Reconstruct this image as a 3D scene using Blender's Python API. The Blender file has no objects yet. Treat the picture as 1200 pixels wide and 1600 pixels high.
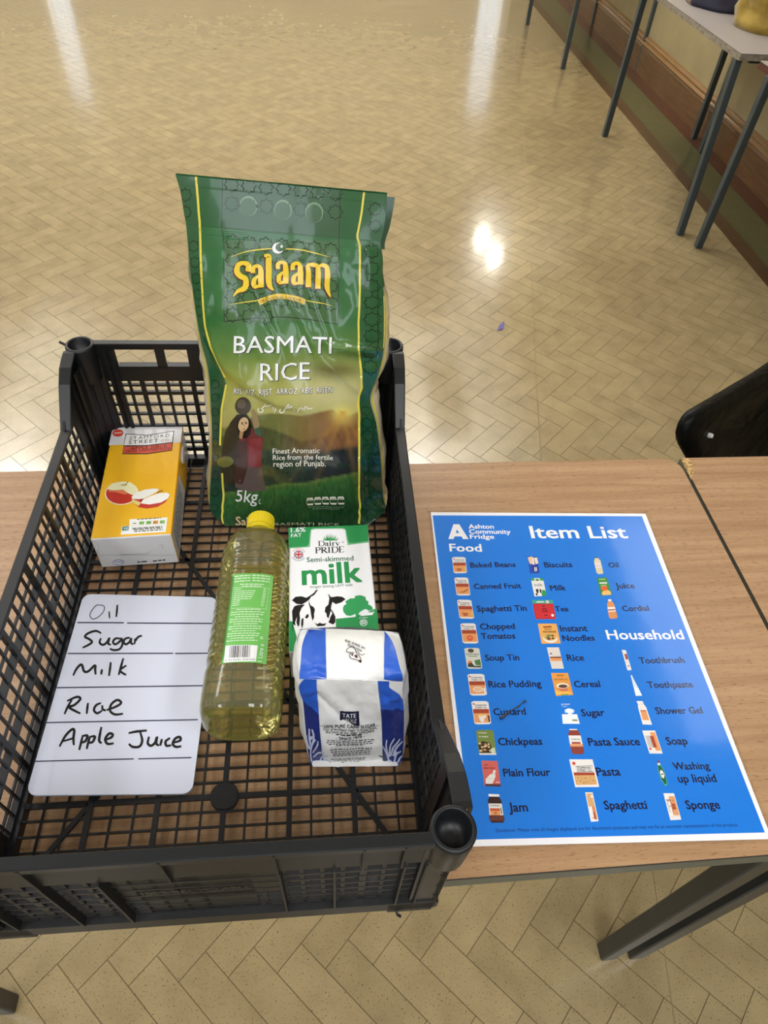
import bpy, bmesh, math, random, os
import numpy as np
from mathutils import Vector, Matrix, noise
from bpy_extras.object_utils import world_to_camera_view

random.seed(7)
SC = bpy.context.scene
COL = SC.collection
T0 = 0.76                       # table top height above the floor

# ------------------------------------------------------------------ camera
cam_d = bpy.data.cameras.new('camera')
cam = bpy.data.objects.new('camera', cam_d)
COL.objects.link(cam)
yaw, pitch, roll = 0.1412321, 0.8417529, 0.0797628
fw = Vector((math.sin(yaw)*math.cos(pitch), math.cos(yaw)*math.cos(pitch), -math.sin(pitch)))
rt = Vector((math.cos(yaw), -math.sin(yaw), 0)); up = rt.cross(fw)
r2 = rt*math.cos(roll) + up*math.sin(roll); u2 = -rt*math.sin(roll) + up*math.cos(roll)
M = Matrix((r2, u2, -fw)).transposed().to_4x4(); M.translation = (0, 0, 0.6844 + T0)
cam.matrix_world = M
cam_d.sensor_fit = 'AUTO'; cam_d.sensor_width = 36.0
cam_d.lens = 1068.78*36/1600
cam_d.clip_start = 0.02; cam_d.clip_end = 60
SC.camera = cam

# ------------------------------------------------------------------ light
w = bpy.data.worlds.new('world'); SC.world = w; w.use_nodes = True
wn = w.node_tree; bg = wn.nodes['Background']
bg.inputs[0].default_value = (0.80, 0.90, 1.0, 1); bg.inputs[1].default_value = 0.7
SC.view_settings.view_transform = 'Standard'
SC.view_settings.look = 'None'
SC.view_settings.gamma = 1.0
SC.view_settings.use_curve_mapping = False
SC.view_settings.exposure = 0.0

def area_light(name, loc, rot, sx, sy, power, col):
    d = bpy.data.lights.new(name, 'AREA'); d.shape = 'RECTANGLE'; d.size = sx; d.size_y = sy
    d.energy = power; d.color = col
    o = bpy.data.objects.new(name, d); COL.objects.link(o)
    o.location = loc; o.rotation_euler = rot
    return o
CEIL = 3.3
# unseen ceiling lights; near row added as fill for camera-facing sides (the fittings are built with the ceiling)
LAMPS = [(-2.7, 4.1, 26), (-0.9, 4.1, 26), (0.8, 4.1, 26), (-1.9, 1.9, 22), (2.0, 1.95, 6), (-1.5, -1.1, 35), (0.2, -1.1, 35), (1.7, -1.1, 30)]
# added fill: unseen uplights brighten the far ceiling and, through it, the floor
FILL_UPLIGHTS = [(x, y, pw) for x in (-3.0, -0.8, 1.2) for y, pw in ((5.0, 58), (6.7, 22))]
for x, y, pw in FILL_UPLIGHTS:
    area_light('fill_uplight', (x, y, 2.62), (math.pi, 0, 0), 0.30, 1.2, pw, (1.0, 0.97, 0.92))
for x, y, pw in LAMPS:
    area_light('ceiling_and_fill_light', (x, y, CEIL-0.105), (0, 0, 0), 0.50, 1.45, pw, (0.96, 0.98, 1.0))
# daylight from assumed, unseen windows in the far, near and left walls
WIN_FAR = [(-2.85, -2.60), (1.98, 2.26)]
WIN_NEAR = [(-0.75, -0.1), (0.75, 1.4)]
WIN_LEFT = [(-2.6, -1.2), (0.6, 2.0), (3.8, 5.2), (7.0, 8.4)]
FAR_Y, LEFT_X, NEAR_Y = 9.5, -5.2, -3.4
for a, b in WIN_FAR:
    area_light('assumed_far_daylight', ((a+b)/2, FAR_Y-0.01, 1.0), (math.radians(-90), 0, 0), b-a, 1.3, 4*(b-a), (0.86, 0.93, 1.0))
for a, b in WIN_NEAR:
    area_light('assumed_near_daylight', ((a+b)/2, NEAR_Y+0.01, 1.85), (math.radians(90), 0, 0), b-a, 1.5, 9, (0.86, 0.93, 1.0))
for a, b in WIN_LEFT:
    area_light('assumed_left_daylight', (LEFT_X+0.01, (a+b)/2, 1.75), (0, math.radians(-90), 0), 1.7, b-a, 14, (0.86, 0.93, 1.0))
# two assumed, unseen lamps: bare point lights set to highlight the polished floor
ASSUMED_SPOTS = [(2.03, 7.12, 2.32), (1.95, 7.5, 2.30)]
for q in ASSUMED_SPOTS:
    d = bpy.data.lights.new('assumed_lamp', 'POINT'); d.energy = 14; d.shadow_soft_size = 0.07; d.color = (1.0, 0.95, 0.85)
    o = bpy.data.objects.new('assumed_lamp', d); COL.objects.link(o); o.location = q

# ------------------------------------------------------------------ helpers
def ink(r, g, b):
    f = lambda c: (c/255/12.92 if c/255 <= 0.04045 else ((c/255+0.055)/1.055)**2.4)
    return (f(r), f(g), f(b), 1.0)

def nd(nt, typ, **kw):
    n = nt.nodes.new(typ)
    for k, v in kw.items():
        if k.startswith('i_'):
            n.inputs[int(k[2:]) if k[2:].isdigit() else k[2:].replace('_', ' ')].default_value = v
        else: setattr(n, k, v)
    return n

def mat(name, col=(0.8, 0.8, 0.8, 1), rough=0.5, metal=0.0, coat=0.0, trans=0.0, ior=1.45, spec=0.5, sheen=0.0):
    m = bpy.data.materials.new(name); m.use_nodes = True
    b = m.node_tree.nodes['Principled BSDF']
    b.inputs['Base Color'].default_value = col; b.inputs['Roughness'].default_value = rough
    b.inputs['Metallic'].default_value = metal; b.inputs['Coat Weight'].default_value = coat
    b.inputs['Coat Roughness'].default_value = 0.06
    b.inputs['Transmission Weight'].default_value = trans; b.inputs['IOR'].default_value = ior
    b.inputs['Specular IOR Level'].default_value = spec
    b.inputs['Sheen Weight'].default_value = sheen
    return m, m.node_tree, b

def add_bump(nt, b, scale, strength, dist=0.001, detail=4, coords='Object', stretch=None, rough=0.55):
    tc = nd(nt, 'ShaderNodeTexCoord'); n = nd(nt, 'ShaderNodeTexNoise')
    n.inputs['Scale'].default_value = scale; n.inputs['Detail'].default_value = detail
    n.inputs['Roughness'].default_value = rough
    src = tc.outputs[coords]
    if stretch:
        mp = nd(nt, 'ShaderNodeMapping'); mp.inputs['Scale'].default_value = stretch
        nt.links.new(src, mp.inputs[0]); src = mp.outputs[0]
    nt.links.new(src, n.inputs['Vector'])
    bp = nd(nt, 'ShaderNodeBump'); bp.inputs['Strength'].default_value = strength; bp.inputs['Distance'].default_value = dist
    nt.links.new(n.outputs['Fac'], bp.inputs['Height']); nt.links.new(bp.outputs[0], b.inputs['Normal'])
    return n, bp

def noise_color(nt, b, stops, scale, detail=4, coords='Object', stretch=None, rough=0.55):
    tc = nd(nt, 'ShaderNodeTexCoord'); n = nd(nt, 'ShaderNodeTexNoise')
    n.inputs['Scale'].default_value = scale; n.inputs['Detail'].default_value = detail; n.inputs['Roughness'].default_value = rough
    src = tc.outputs[coords]
    if stretch:
        mp = nd(nt, 'ShaderNodeMapping'); mp.inputs['Scale'].default_value = stretch
        nt.links.new(src, mp.inputs[0]); src = mp.outputs[0]
    nt.links.new(src, n.inputs['Vector'])
    r = nd(nt, 'ShaderNodeValToRGB'); e = r.color_ramp.elements
    e[0].position, e[0].color = stops[0]; e[1].position, e[1].color = stops[-1]
    for p, c in stops[1:-1]:
        x = e.new(p); x.color = c
    nt.links.new(n.outputs['Fac'], r.inputs[0]); nt.links.new(r.outputs[0], b.inputs['Base Color'])
    return r

def print_mat(name, rough=0.35, coat=0.0, bump=None, sheen=0.0):
    m, nt, b = mat(name, rough=rough, coat=coat)
    a = nd(nt, 'ShaderNodeAttribute'); a.attribute_name = 'ink'
    nt.links.new(a.outputs['Color'], b.inputs['Base Color'])
    if bump: add_bump(nt, b, **bump)
    return m

class MB:
    """collects polygons with a colour each and links them as ONE mesh object"""
    def __init__(s): s.v = []; s.f = []; s.c = []
    def poly(s, pts, col=None):
        i = len(s.v); s.v += [tuple(p) for p in pts]; s.f.append(list(range(i, i+len(pts)))); s.c.append(col)
    def box(s, x0, x1, y0, y1, z0, z1, col=None, M=None):
        P = [(x0, y0, z0), (x1, y0, z0), (x1, y1, z0), (x0, y1, z0), (x0, y0, z1), (x1, y0, z1), (x1, y1, z1), (x0, y1, z1)]
        if M: P = [tuple(M @ Vector(p)) for p in P]
        i = len(s.v); s.v += P
        for f in ((3, 2, 1, 0), (4, 5, 6, 7), (0, 1, 5, 4), (1, 2, 6, 5), (2, 3, 7, 6), (3, 0, 4, 7)):
            s.f.append([i+k for k in f]); s.c.append(col)
    def bar(s, p, q, wd, ht, col=None, upv=(0, 0, 1)):
        p, q = Vector(p), Vector(q); d = (q-p); L = d.length; d.normalize()
        sd = d.cross(Vector(upv)).normalized(); uu = sd.cross(d)
        R = Matrix((d, sd, uu)).transposed().to_4x4(); R.translation = p
        s.box(0, L, -wd/2, wd/2, -ht/2, ht/2, col, R)
    def grid(s, rows, closed_u=False, closed_v=False, col=None, cols=None):
        """rows: list of equal-length point lists"""
        i = len(s.v); nr, nc = len(rows), len(rows[0])
        for r in rows: s.v += [tuple(p) for p in r]
        for a in range(nr-(0 if closed_v else 1)):
            for b in range(nc-(0 if closed_u else 1)):
                a2, b2 = (a+1) % nr, (b+1) % nc
                s.f.append([i+a*nc+b, i+a*nc+b2, i+a2*nc+b2, i+a2*nc+b]); s.c.append(col)
        return i
    def tube(s, pts, r, n=10, col=None, caps=True, radii=None):
        pts = [Vector(p) for p in pts]; rows = []
        ref = Vector((0, 0, 1))
        for k, p in enumerate(pts):
            d = (pts[min(k+1, len(pts)-1)]-pts[max(k-1, 0)]).normalized()
            a = d.cross(ref)
            if a.length < 1e-3: a = d.cross(Vector((1, 0, 0)))
            a.normalize(); b = d.cross(a)
            rr = radii[k] if radii else r
            rows.append([p+(a*math.cos(t)+b*math.sin(t))*rr for t in [2*math.pi*j/n for j in range(n)]])
        s.grid(rows, closed_u=True, col=col)
        if caps: s.poly(rows[0][::-1], col); s.poly(rows[-1], col)
    def lathe(s, prof, n=24, c=(0, 0, 0), col=None, caps=True):
        rows = [[(c[0]+r*math.cos(2*math.pi*j/n), c[1]+r*math.sin(2*math.pi*j/n), c[2]+z) for j in range(n)] for r, z in prof]
        s.grid(rows, closed_u=True, col=col)
        if caps: s.poly(rows[0][::-1], col); s.poly(rows[-1], col)
    def build(s, name, m, parent=None, smooth=False, mats=None, bevel=None):
        me = bpy.data.meshes.new(name); me.from_pydata(s.v, [], s.f)
        if any(c is not None for c in s.c):
            at = me.color_attributes.new('ink', 'FLOAT_COLOR', 'CORNER')
            buf = np.ones((len(me.loops), 4), 'f'); k = 0
            for f, c in zip(s.f, s.c):
                if c is not None: buf[k:k+len(f)] = c
                k += len(f)
            at.data.foreach_set('color', buf.ravel())
        me.materials.append(m)
        if smooth: me.shade_smooth()
        o = bpy.data.objects.new(name, me); COL.objects.link(o)
        if parent: o.parent = parent
        if bevel:
            bv = o.modifiers.new('bevel', 'BEVEL'); bv.width = bevel; bv.segments = 2; bv.limit_method = 'ANGLE'; bv.angle_limit = math.radians(40)
        return o

def fix_normals(o):
    bm = bmesh.new(); bm.from_mesh(o.data); bmesh.ops.remove_doubles(bm, verts=bm.verts, dist=1e-6)
    bmesh.ops.recalc_face_normals(bm, faces=bm.faces); bm.to_mesh(o.data); bm.free(); return o

def thing(name, label, cat, loc=(0, 0, 0), rz=0.0, group=None):
    o = bpy.data.objects.new(name, None); COL.objects.link(o); o.empty_display_size = 0.05
    o.location = loc; o.rotation_euler = (0, 0, rz); o['label'] = label; o['category'] = cat
    if group: o['group'] = group
    return o
def tag(o, label, cat, group=None):
    o['label'] = label; o['category'] = cat
    if group: o['group'] = group
    return o
def struct(o): o['kind'] = 'structure'; return o
def copy_tree(root, loc, rz=None):
    r = root.copy(); COL.objects.link(r); r.location = loc
    if rz is not None: r.rotation_euler = (0, 0, rz)
    for ch in list(root.children):
        c = ch.copy(); COL.objects.link(c); c.parent = r
        for g in list(ch.children):
            d = g.copy(); COL.objects.link(d); d.parent = c
    return r

def vnoise(x, y, seed=0):
    x = np.asarray(x, float); y = np.asarray(y, float)
    xi = np.floor(x).astype(int); yi = np.floor(y).astype(int); fx = x-xi; fy = y-yi
    fx = fx*fx*(3-2*fx); fy = fy*fy*(3-2*fy)
    def h(a, b):
        n = (a*374761393 + b*668265263 + seed*1274126177) & 0x7fffffff
        n = ((n ^ (n >> 13))*1274126177) & 0x7fffffff
        return ((n ^ (n >> 16)) & 0xffff)/65535.0
    return (h(xi, yi)*(1-fx)+h(xi+1, yi)*fx)*(1-fy)+(h(xi, yi+1)*(1-fx)+h(xi+1, yi+1)*fx)*fy
def fnoise(x, y, seed=0, oct=3):
    t = 0; a = 1; s = 0
    for k in range(oct):
        t = t+a*vnoise(x*2**k, y*2**k, seed+k); s += a; a *= 0.5
    return t/s

# ---- fonts: Blender's own bundled faces
FDIR = bpy.utils.system_resource('DATAFILES', path='fonts')
FONTS = {}
def font(k):
    if k not in FONTS:
        f = None
        try:
            if k == 'mono': f = bpy.data.fonts.load(os.path.join(FDIR, 'DejaVuSansMono.woff2'))
        except Exception: f = None
        FONTS[k] = f
    return FONTS[k]
TCACHE = {}
def glyphs(body, fnt='builtin', bold=0.0, space=1.0):
    k = (body, fnt, bold, space)
    if k in TCACHE: return TCACHE[k]
    c = bpy.data.curves.new('lettering', 'FONT'); c.body = body; f = font(fnt)
    if f: c.font = f
    c.offset = bold; c.resolution_u = 2; c.space_character = space; c.fill_mode = 'FRONT'
    o = bpy.data.objects.new('lettering', c); COL.objects.link(o)
    dg = bpy.context.evaluated_depsgraph_get(); me = o.evaluated_get(dg).to_mesh()
    v = [(p.co.x, p.co.y) for p in me.vertices]; fs = [list(p.vertices) for p in me.polygons]
    o.evaluated_get(dg).to_mesh_clear(); bpy.data.objects.remove(o); bpy.data.curves.remove(c)
    x0 = min(p[0] for p in v); x1 = max(p[0] for p in v)
    par = list(range(len(v)))                    # overlapping contours of one letter get their own height
    def root(i):
        while par[i] != i: par[i] = par[par[i]]; i = par[i]
        return i
    for q in fs:
        for i in q[1:]: par[root(i)] = root(q[0])
    ids = {}; cp = [ids.setdefault(root(i), len(ids)) for i in range(len(v))]
    TCACHE[k] = ([(p[0]-x0, p[1], cp[i] % 9) for i, p in enumerate(v)], fs, x1-x0)
    return TCACHE[k]

def homography(src, dst):
    A = []
    for (x, y), (u, v) in zip(src, dst):
        A.append([x, y, 1, 0, 0, 0, -u*x, -u*y, -u]); A.append([0, 0, 0, x, y, 1, -v*x, -v*y, -v])
    return np.linalg.svd(np.array(A))[2][-1].reshape(3, 3)

class Flat:
    """a flat (or rolled) printed face: artwork coordinates -> the face's own metric coordinates -> local 3D"""
    cell = None
    def __init__(s, art, size, fn):
        W, H = size
        s.H = homography(art, [(0, 0), (W, 0), (W, H), (0, H)]); s.fn = fn
    def to_m(s, p):
        q = s.H @ np.array([p[0], p[1], 1.0]); return (q[0]/q[2], -q[1]/q[2])     # y up
    def p3(s, V, off): return [s.fn(x, -y, o) for (x, y), o in zip(V, off)]

class Print:
    """flat print lying on a face: polygons, ribbons and lettering, one mesh"""
    def __init__(s, surf, base=0.00012, step=0.00006):
        s.s = surf; s.V = []; s.F = []; s.C = []; s.L = []; s.base = base; s.step = step
    def polym(s, pts, col, layer=0):
        i = len(s.V); s.V += [tuple(p) for p in pts]; s.n = getattr(s, 'n', 0)+1; s.L += [layer+(s.n % 15)*0.045]*len(pts); s.F.append(list(range(i, i+len(pts)))); s.C.append(col)
    def poly(s, pts, col, layer=0): s.polym([s.s.to_m(p) for p in pts], col, layer)
    def ellipse(s, c, rx, ry, col, layer=0, n=20, rot=0, a0=0, a1=2*math.pi):
        pts = []
        for k in range(n+(0 if a1-a0 > 6.28 else 1)):
            t = a0+(a1-a0)*k/n; x, y = rx*math.cos(t), ry*math.sin(t)
            pts.append((c[0]+x*math.cos(rot)-y*math.sin(rot), c[1]+x*math.sin(rot)+y*math.cos(rot)))
        s.poly(pts, col, layer)
    def ribbon(s, pts, wd, col, layer=0, closed=False, taper=None):
        P = [np.array(p, float) for p in pts]; n = len(P)
        A, B = [], []
        for k in range(n):
            a = P[(k-1) % n] if (closed or k > 0) else P[k]; b = P[(k+1) % n] if (closed or k < n-1) else P[k]
            d = b-a; d = d/(np.linalg.norm(d)+1e-9); nn = np.array([-d[1], d[0]])
            ww = (taper[k] if taper else wd)/2
            A.append(P[k]+nn*ww); B.append(P[k]-nn*ww)
        for k in range(n if closed else n-1):
            j = (k+1) % n; s.poly([A[k], A[j], B[j], B[k]], col, layer)
    def smooth(s, pts, wd, col, layer=0, taper=None, sub=4):
        """Catmull-Rom stroke through the points"""
        P = [np.array(p, float) for p in pts]; Q = []; W = []
        for k in range(len(P)-1):
            p0, p1, p2, p3 = P[max(k-1, 0)], P[k], P[k+1], P[min(k+2, len(P)-1)]
            for j in range(sub):
                t = j/sub
                Q.append(0.5*((2*p1)+(-p0+p2)*t+(2*p0-5*p1+4*p2-p3)*t*t+(-p0+3*p1-3*p2+p3)*t**3))
                if taper: W.append(taper[k]*(1-t)+taper[k+1]*t)
        Q.append(P[-1])
        if taper: W.append(taper[-1])
        s.ribbon(Q, wd, col, layer, taper=W if taper else None)
    def text(s, body, p0, p1, col, layer=1, cap=None, fnt='builtin', bold=0.0, space=1.0, arc=0.0, flip=False):
        """lettering from p0 to p1 along its baseline (artwork coordinates); cap: capital height, default natural"""
        v, f, wn = glyphs(body, fnt, 0.0, space)
        a = np.array(s.s.to_m(p0)); b = np.array(s.s.to_m(p1)); ex = b-a; L = np.linalg.norm(ex); ex = ex/L
        ey = np.array([-ex[1], ex[0]])
        if not isinstance(s.s, Flat): ey = -ey
        if flip: ey = -ey
        kx = L/wn; ky = kx
        if cap:
            ch = 0.682
            if isinstance(s.s, Flat):
                m = np.array(s.s.to_m((p0[0], p0[1]-cap))); ky = abs(np.dot(m-a, ey))/ch
            else: ky = cap/ch
        b2 = bold*0.7                            # weight: shifted copies in the same plane
        for kc, (ox, oy) in enumerate(((0, 0),) if bold < 0.004 else ((-b2, -b2*.5), (b2, -b2*.5), (-b2, b2*.5), (b2, b2*.5)) if bold < 0.02 else ((-b2, -b2*.6), (0, -b2*.6), (b2, -b2*.6), (-b2, b2*.6), (0, b2*.6), (b2, b2*.6), (0, 0))):
            Q = []
            for x, y, cj in v:
                t = x/wn; bow = arc*L*4*t*(1-t); q = a+ex*(x+ox)*kx+ey*((y+oy)*ky+bow); Q.append((q[0], q[1]))
            for fi, q in enumerate(f):           # every triangle at its own hair's breadth of height
                i = len(s.V); s.V += [Q[k] for k in q]; s.L += [layer+0.13*kc+0.011*(fi % 11)]*len(q)
                s.F.append(list(range(i, i+len(q)))); s.C.append(col)
    def greek(s, p0, p1, h, col, layer=1, seed=0, fill=0.8):
        """a line of print too small to read: word-length strokes"""
        rnd = random.Random(seed); t = 0.0; p0 = np.array(p0, float); p1 = np.array(p1, float); L = np.linalg.norm(p1-p0)
        while t < 1:
            wl = (rnd.uniform(2, 6)*h)/L; e = min(1, t+wl)
            a = p0+(p1-p0)*t; b = p0+(p1-p0)*e
            s.poly([(a[0], a[1]-h), (b[0], b[1]-h), tuple(b), tuple(a)], col, layer); t = e+0.75*h/L/fill
    def build(s, name, m, parent, label=None):
        bm = bmesh.new(); ly = bm.faces.layers.int.new('c')
        vs = [bm.verts.new((x, y, l)) for (x, y), l in zip(s.V, s.L)]
        pal = []; idx = {}
        for f, c in zip(s.F, s.C):
            try: q = bm.faces.new([vs[k] for k in f])
            except ValueError: continue
            if c not in idx: idx[c] = len(pal); pal.append(c)
            q[ly] = idx[c]
        bmesh.ops.triangulate(bm, faces=[q for q in bm.faces if len(q.verts) > 3])
        if s.s.cell:
            xs = [v.co.x for v in bm.verts]; ys = [v.co.y for v in bm.verts]; c = s.s.cell
            for lo, hi, no in ((min(xs), max(xs), (1, 0, 0)), (min(ys), max(ys), (0, 1, 0))):
                k = math.floor(lo/c)+1
                while k*c < hi:
                    g = [*bm.verts, *bm.edges, *bm.faces]
                    bmesh.ops.bisect_plane(bm, geom=g, plane_co=Vector(no)*k*c, plane_no=no); k += 1
        bm.verts.ensure_lookup_table()
        V = [(v.co.x, v.co.y) for v in bm.verts]; off = [s.base+s.step*v.co.z for v in bm.verts]
        for v, p in zip(bm.verts, s.s.p3(V, off)): v.co = p
        cols = [pal[q[ly]] for q in bm.faces for _ in q.verts]
        me = bpy.data.meshes.new(name); bm.to_mesh(me); bm.free()
        at = me.color_attributes.new('ink', 'FLOAT_COLOR', 'CORNER')
        at.data.foreach_set('color', np.array(cols, 'f').ravel())
        me.materials.append(m)
        if s.s.cell: me.shade_smooth()
        o = bpy.data.objects.new(name, me); COL.objects.link(o); o.parent = parent
        if label: o['label'] = label
        return o

WHITE = ink(236, 236, 238); BLACK = ink(24, 24, 26); NAVY = ink(24, 30, 72)
# ================================================================== ROOM
WR = math.radians(-0.5632)                      # the right wall runs half a degree off the tables
def wall_frame(o): o.location = (2.2637, 0, 0); o.rotation_euler = (0, 0, WR); return o

m_grout, nt, b = mat('floor_joint', ink(100, 84, 56), 0.8)
m_tile, nt, b = mat('floor_tile', rough=0.2, coat=0.6)
b.inputs['Coat Roughness'].default_value = 0.09
tc = nd(nt, 'ShaderNodeTexCoord'); geo = nd(nt, 'ShaderNodeNewGeometry'); oi = nd(nt, 'ShaderNodeObjectInfo')
sp = nd(nt, 'ShaderNodeTexNoise'); sp.inputs['Scale'].default_value = 330; sp.inputs['Detail'].default_value = 3
nt.links.new(geo.outputs['Position'], sp.inputs['Vector'])
r1 = nd(nt, 'ShaderNodeValToRGB'); e = r1.color_ramp.elements
e[0].position, e[0].color = 0.29, ink(96, 78, 50); e[1].position, e[1].color = 0.40, (1, 1, 1, 1)
nt.links.new(sp.outputs['Fac'], r1.inputs[0])
bigN = nd(nt, 'ShaderNodeTexNoise'); bigN.inputs['Scale'].default_value = 14; bigN.inputs['Detail'].default_value = 6
nt.links.new(geo.outputs['Position'], bigN.inputs['Vector'])
r2_ = nd(nt, 'ShaderNodeValToRGB'); e = r2_.color_ramp.elements
e[0].position, e[0].color = 0.3, ink(140, 123, 90); e[1].position, e[1].color = 0.7, ink(156, 139, 103)
nt.links.new(bigN.outputs['Fac'], r2_.inputs[0])
add = nd(nt, 'ShaderNodeMath', operation='ADD'); nt.links.new(geo.outputs['Random Per Island'], add.inputs[0]); nt.links.new(oi.outputs['Random'], add.inputs[1])
fr = nd(nt, 'ShaderNodeMath', operation='FRACT'); nt.links.new(add.outputs[0], fr.inputs[0])
mr = nd(nt, 'ShaderNodeMapRange'); mr.inputs['To Min'].default_value = 0.92; mr.inputs['To Max'].default_value = 1.06
nt.links.new(fr.outputs[0], mr.inputs[0])
mx = nd(nt, 'ShaderNodeMixRGB', blend_type='MULTIPLY'); mx.inputs[0].default_value = 0.75
nt.links.new(r2_.outputs[0], mx.inputs[1]); nt.links.new(r1.outputs[0], mx.inputs[2])
hs = nd(nt, 'ShaderNodeHueSaturation'); nt.links.new(mr.outputs[0], hs.inputs['Value']); nt.links.new(mx.outputs[0], hs.inputs['Color'])
nt.links.new(hs.outputs[0], b.inputs['Base Color'])
bp = nd(nt, 'ShaderNodeBump'); bp.inputs['Strength'].default_value = 0.04; bp.inputs['Distance'].default_value = 0.002
bn = nd(nt, 'ShaderNodeTexNoise'); bn.inputs['Scale'].default_value = 22; bn.inputs['Detail'].default_value = 4
nt.links.new(geo.outputs['Position'], bn.inputs['Vector']); nt.links.new(bn.outputs['Fac'], bp.inputs['Height'])
nt.links.new(bp.outputs[0], b.inputs['Normal'])

mb = MB(); mb.box(LEFT_X, 2.40, NEAR_Y, FAR_Y, -0.06, -0.0012)
floor = struct(mb.build('floor', m_grout))
# herringbone blocks 60 x 182 mm laid at 45 degrees
TW, TL, GAP = 0.0598, 0.1824, 0.0009
PER = TW*math.sqrt(2); S2 = math.sqrt(0.5)
def tile_pts(kind, z=0.0):
    cs, b2 = GAP/2, 0.0002
    d = np.array((S2, S2)) if kind == 0 else np.array((-S2, S2)); n = np.array((-S2, S2)) if kind == 0 else np.array((S2, S2))
    def ring(o): return [d*s_+n*t_ for s_, t_ in ((o, o), (TL-o, o), (TL-o, TW-o), (o, TW-o))]
    top = ring(cs+b2); bot = ring(cs)
    if kind == 1: top.reverse(); bot.reverse()
    v = [(*p, z) for p in top]+[(*p, z-0.0002) for p in bot]+[(*p, z-0.004) for p in bot]
    f = [(0, 1, 2, 3)]+[(k, k+4, (k+1) % 4+4, (k+1) % 4) for k in range(4)]+[(k+4, k+8, (k+1) % 4+8, (k+1) % 4+4) for k in range(4)]
    return v, f
TMESH = []
for k in (0, 1):
    v, f = tile_pts(k); me = bpy.data.meshes.new('tile'); me.from_pydata(v, [], f); me.materials.append(m_tile); me.materials.append(m_grout)
    for q in me.polygons: q.material_index = 0 if q.index == 0 else 1
    TMESH.append(me)
bpy.context.view_layer.update()
tiles = []
for k in range(-9, 74):                         # bands of equal direction
    yv = 0.2445-PER/2 + k*TL*S2
    for j in range(-60, 32):
        xv = -0.4336 + j*PER
        # each band starts where the blocks of the band below end
        xv += {0: 0, 1: TL*S2}[k % 2]
        kind = k % 2
        cx, cy = xv+(TL*S2-TW*S2)/2*(1 if kind == 0 else -1), yv+(TL+TW)*S2/2
        if not (LEFT_X-0.05 < cx < 2.02 and NEAR_Y+0.1 < cy < FAR_Y+0.08): continue
        if cx < -2.6-0.5*max(0, cy) or cy < -1.2: continue
        q = world_to_camera_view(SC, cam, Vector((cx, cy, 0)))
        ok = q.z > 0 and -0.02 < q.x < 1.02 and -0.02 < q.y < 1.02
        if ok:                                  # hidden by the table tops?
            C = cam.matrix_world.translation; t = (C.z-T0)/C.z; hx, hy = C.x+(cx-C.x)*t, C.y+(cy-C.y)*t
            if -0.57 < hx < 1.64 and 0.16 < hy < 0.69: ok = False
        tiles.append((q.z if ok else 99, kind, xv, yv))
tiles.sort(key=lambda t: t[0])
for d_, kind, xv, yv in tiles[:298]:
    o = bpy.data.objects.new('tile', TMESH[kind]); COL.objects.link(o); o.location = (xv, yv, 0); o.parent = floor
V, F = [], []
for d_, kind, xv, yv in tiles[298:]:
    v, f = tile_pts(kind); i = len(V); V += [(p[0]+xv, p[1]+yv, p[2]) for p in v]; F += [[i+q for q in g] for g in f]
me = bpy.data.meshes.new('tile_field'); me.from_pydata(V, [], F); me.materials.append(m_tile); me.materials.append(m_grout)
me.polygons.foreach_set('material_index', [0 if k % 9 == 0 else 1 for k in range(len(F))])
o = bpy.data.objects.new('tile_field', me); COL.objects.link(o); o.parent = floor; o['kind'] = 'stuff'

# coloured border strips along the right wall
def floor_strip(name, a, b_, z, colr):
    m, nt, bb = mat(name+'_lino', colr, 0.28, coat=0.2)
    noise_color(nt, bb, [(0.3, tuple(c*0.8 for c in colr[:3])+(1,)), (0.7, colr)], 18, 6)
    mb = MB(); mb.box(a, b_, NEAR_Y, FAR_Y, -0.004, z); o = struct(mb.build(name, m)); return wall_frame(o)
floor_strip('trim_1', -0.370, -0.295, 0.0006, ink(84, 60, 40))
floor_strip('trim_2', -0.295, -0.108, 0.0005, ink(92, 92, 60))
floor_strip('trim_3', -0.108, 0.0, 0.0007, ink(86, 52, 38))
# long scored joint across the blocks
m_joint, _, _ = mat('scored_joint', ink(120, 102, 66), 0.6)
mb = MB(); P = [(0.672, 1.40), (0.7586, 1.8506), (0.8894, 2.4776), (1.0299, 3.1687), (1.25, 4.3)]
for a, c in zip(P[:-1], P[1:]): mb.bar((*a, 0.0), (*c, 0.0), 0.0022, 0.0006)
mb.bar((0.552, -0.12, 0), (0.640, 0.35, 0), 0.0016, 0.0006)
struct(mb.build('trim_4', m_joint))

m_wall, nt, b = mat('wall_paint', ink(205, 188, 148), 0.55)
noise_color(nt, b, [(0.3, ink(146, 132, 98)), (0.6, ink(160, 146, 110))], 3, 8)
m_white, nt, b = mat('cream_paint', ink(222, 214, 192), 0.7)
m_ceil, nt, b = mat('ceiling_paint', ink(235, 232, 222), 0.8)
m_skirt, nt, b = mat('varnished_skirting', ink(120, 84, 50), 0.3, coat=0.3)
noise_color(nt, b, [(0.25, ink(82, 55, 34)), (0.75, ink(114, 82, 52))], 5, 6, stretch=(12, 1, 12))
m_mould, nt, b = mat('varnished_moulding', ink(132, 98, 60), 0.3, coat=0.3)
mb = MB(); mb.box(0, 0.12, NEAR_Y, FAR_Y, -0.05, CEIL); wall_frame(struct(mb.build('wall_right', m_wall)))
mb = MB()
prof = [(0, 0), (-0.018, 0), (-0.018, 0.150), (-0.014, 0.158), (-0.014, 0.163), (0, 0.163)]
mb.grid([[(x, NEAR_Y, z) for x, z in prof], [(x, FAR_Y, z) for x, z in prof]])
wall_frame(struct(mb.build('baseboard_right', m_skirt)))
mb = MB()
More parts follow.
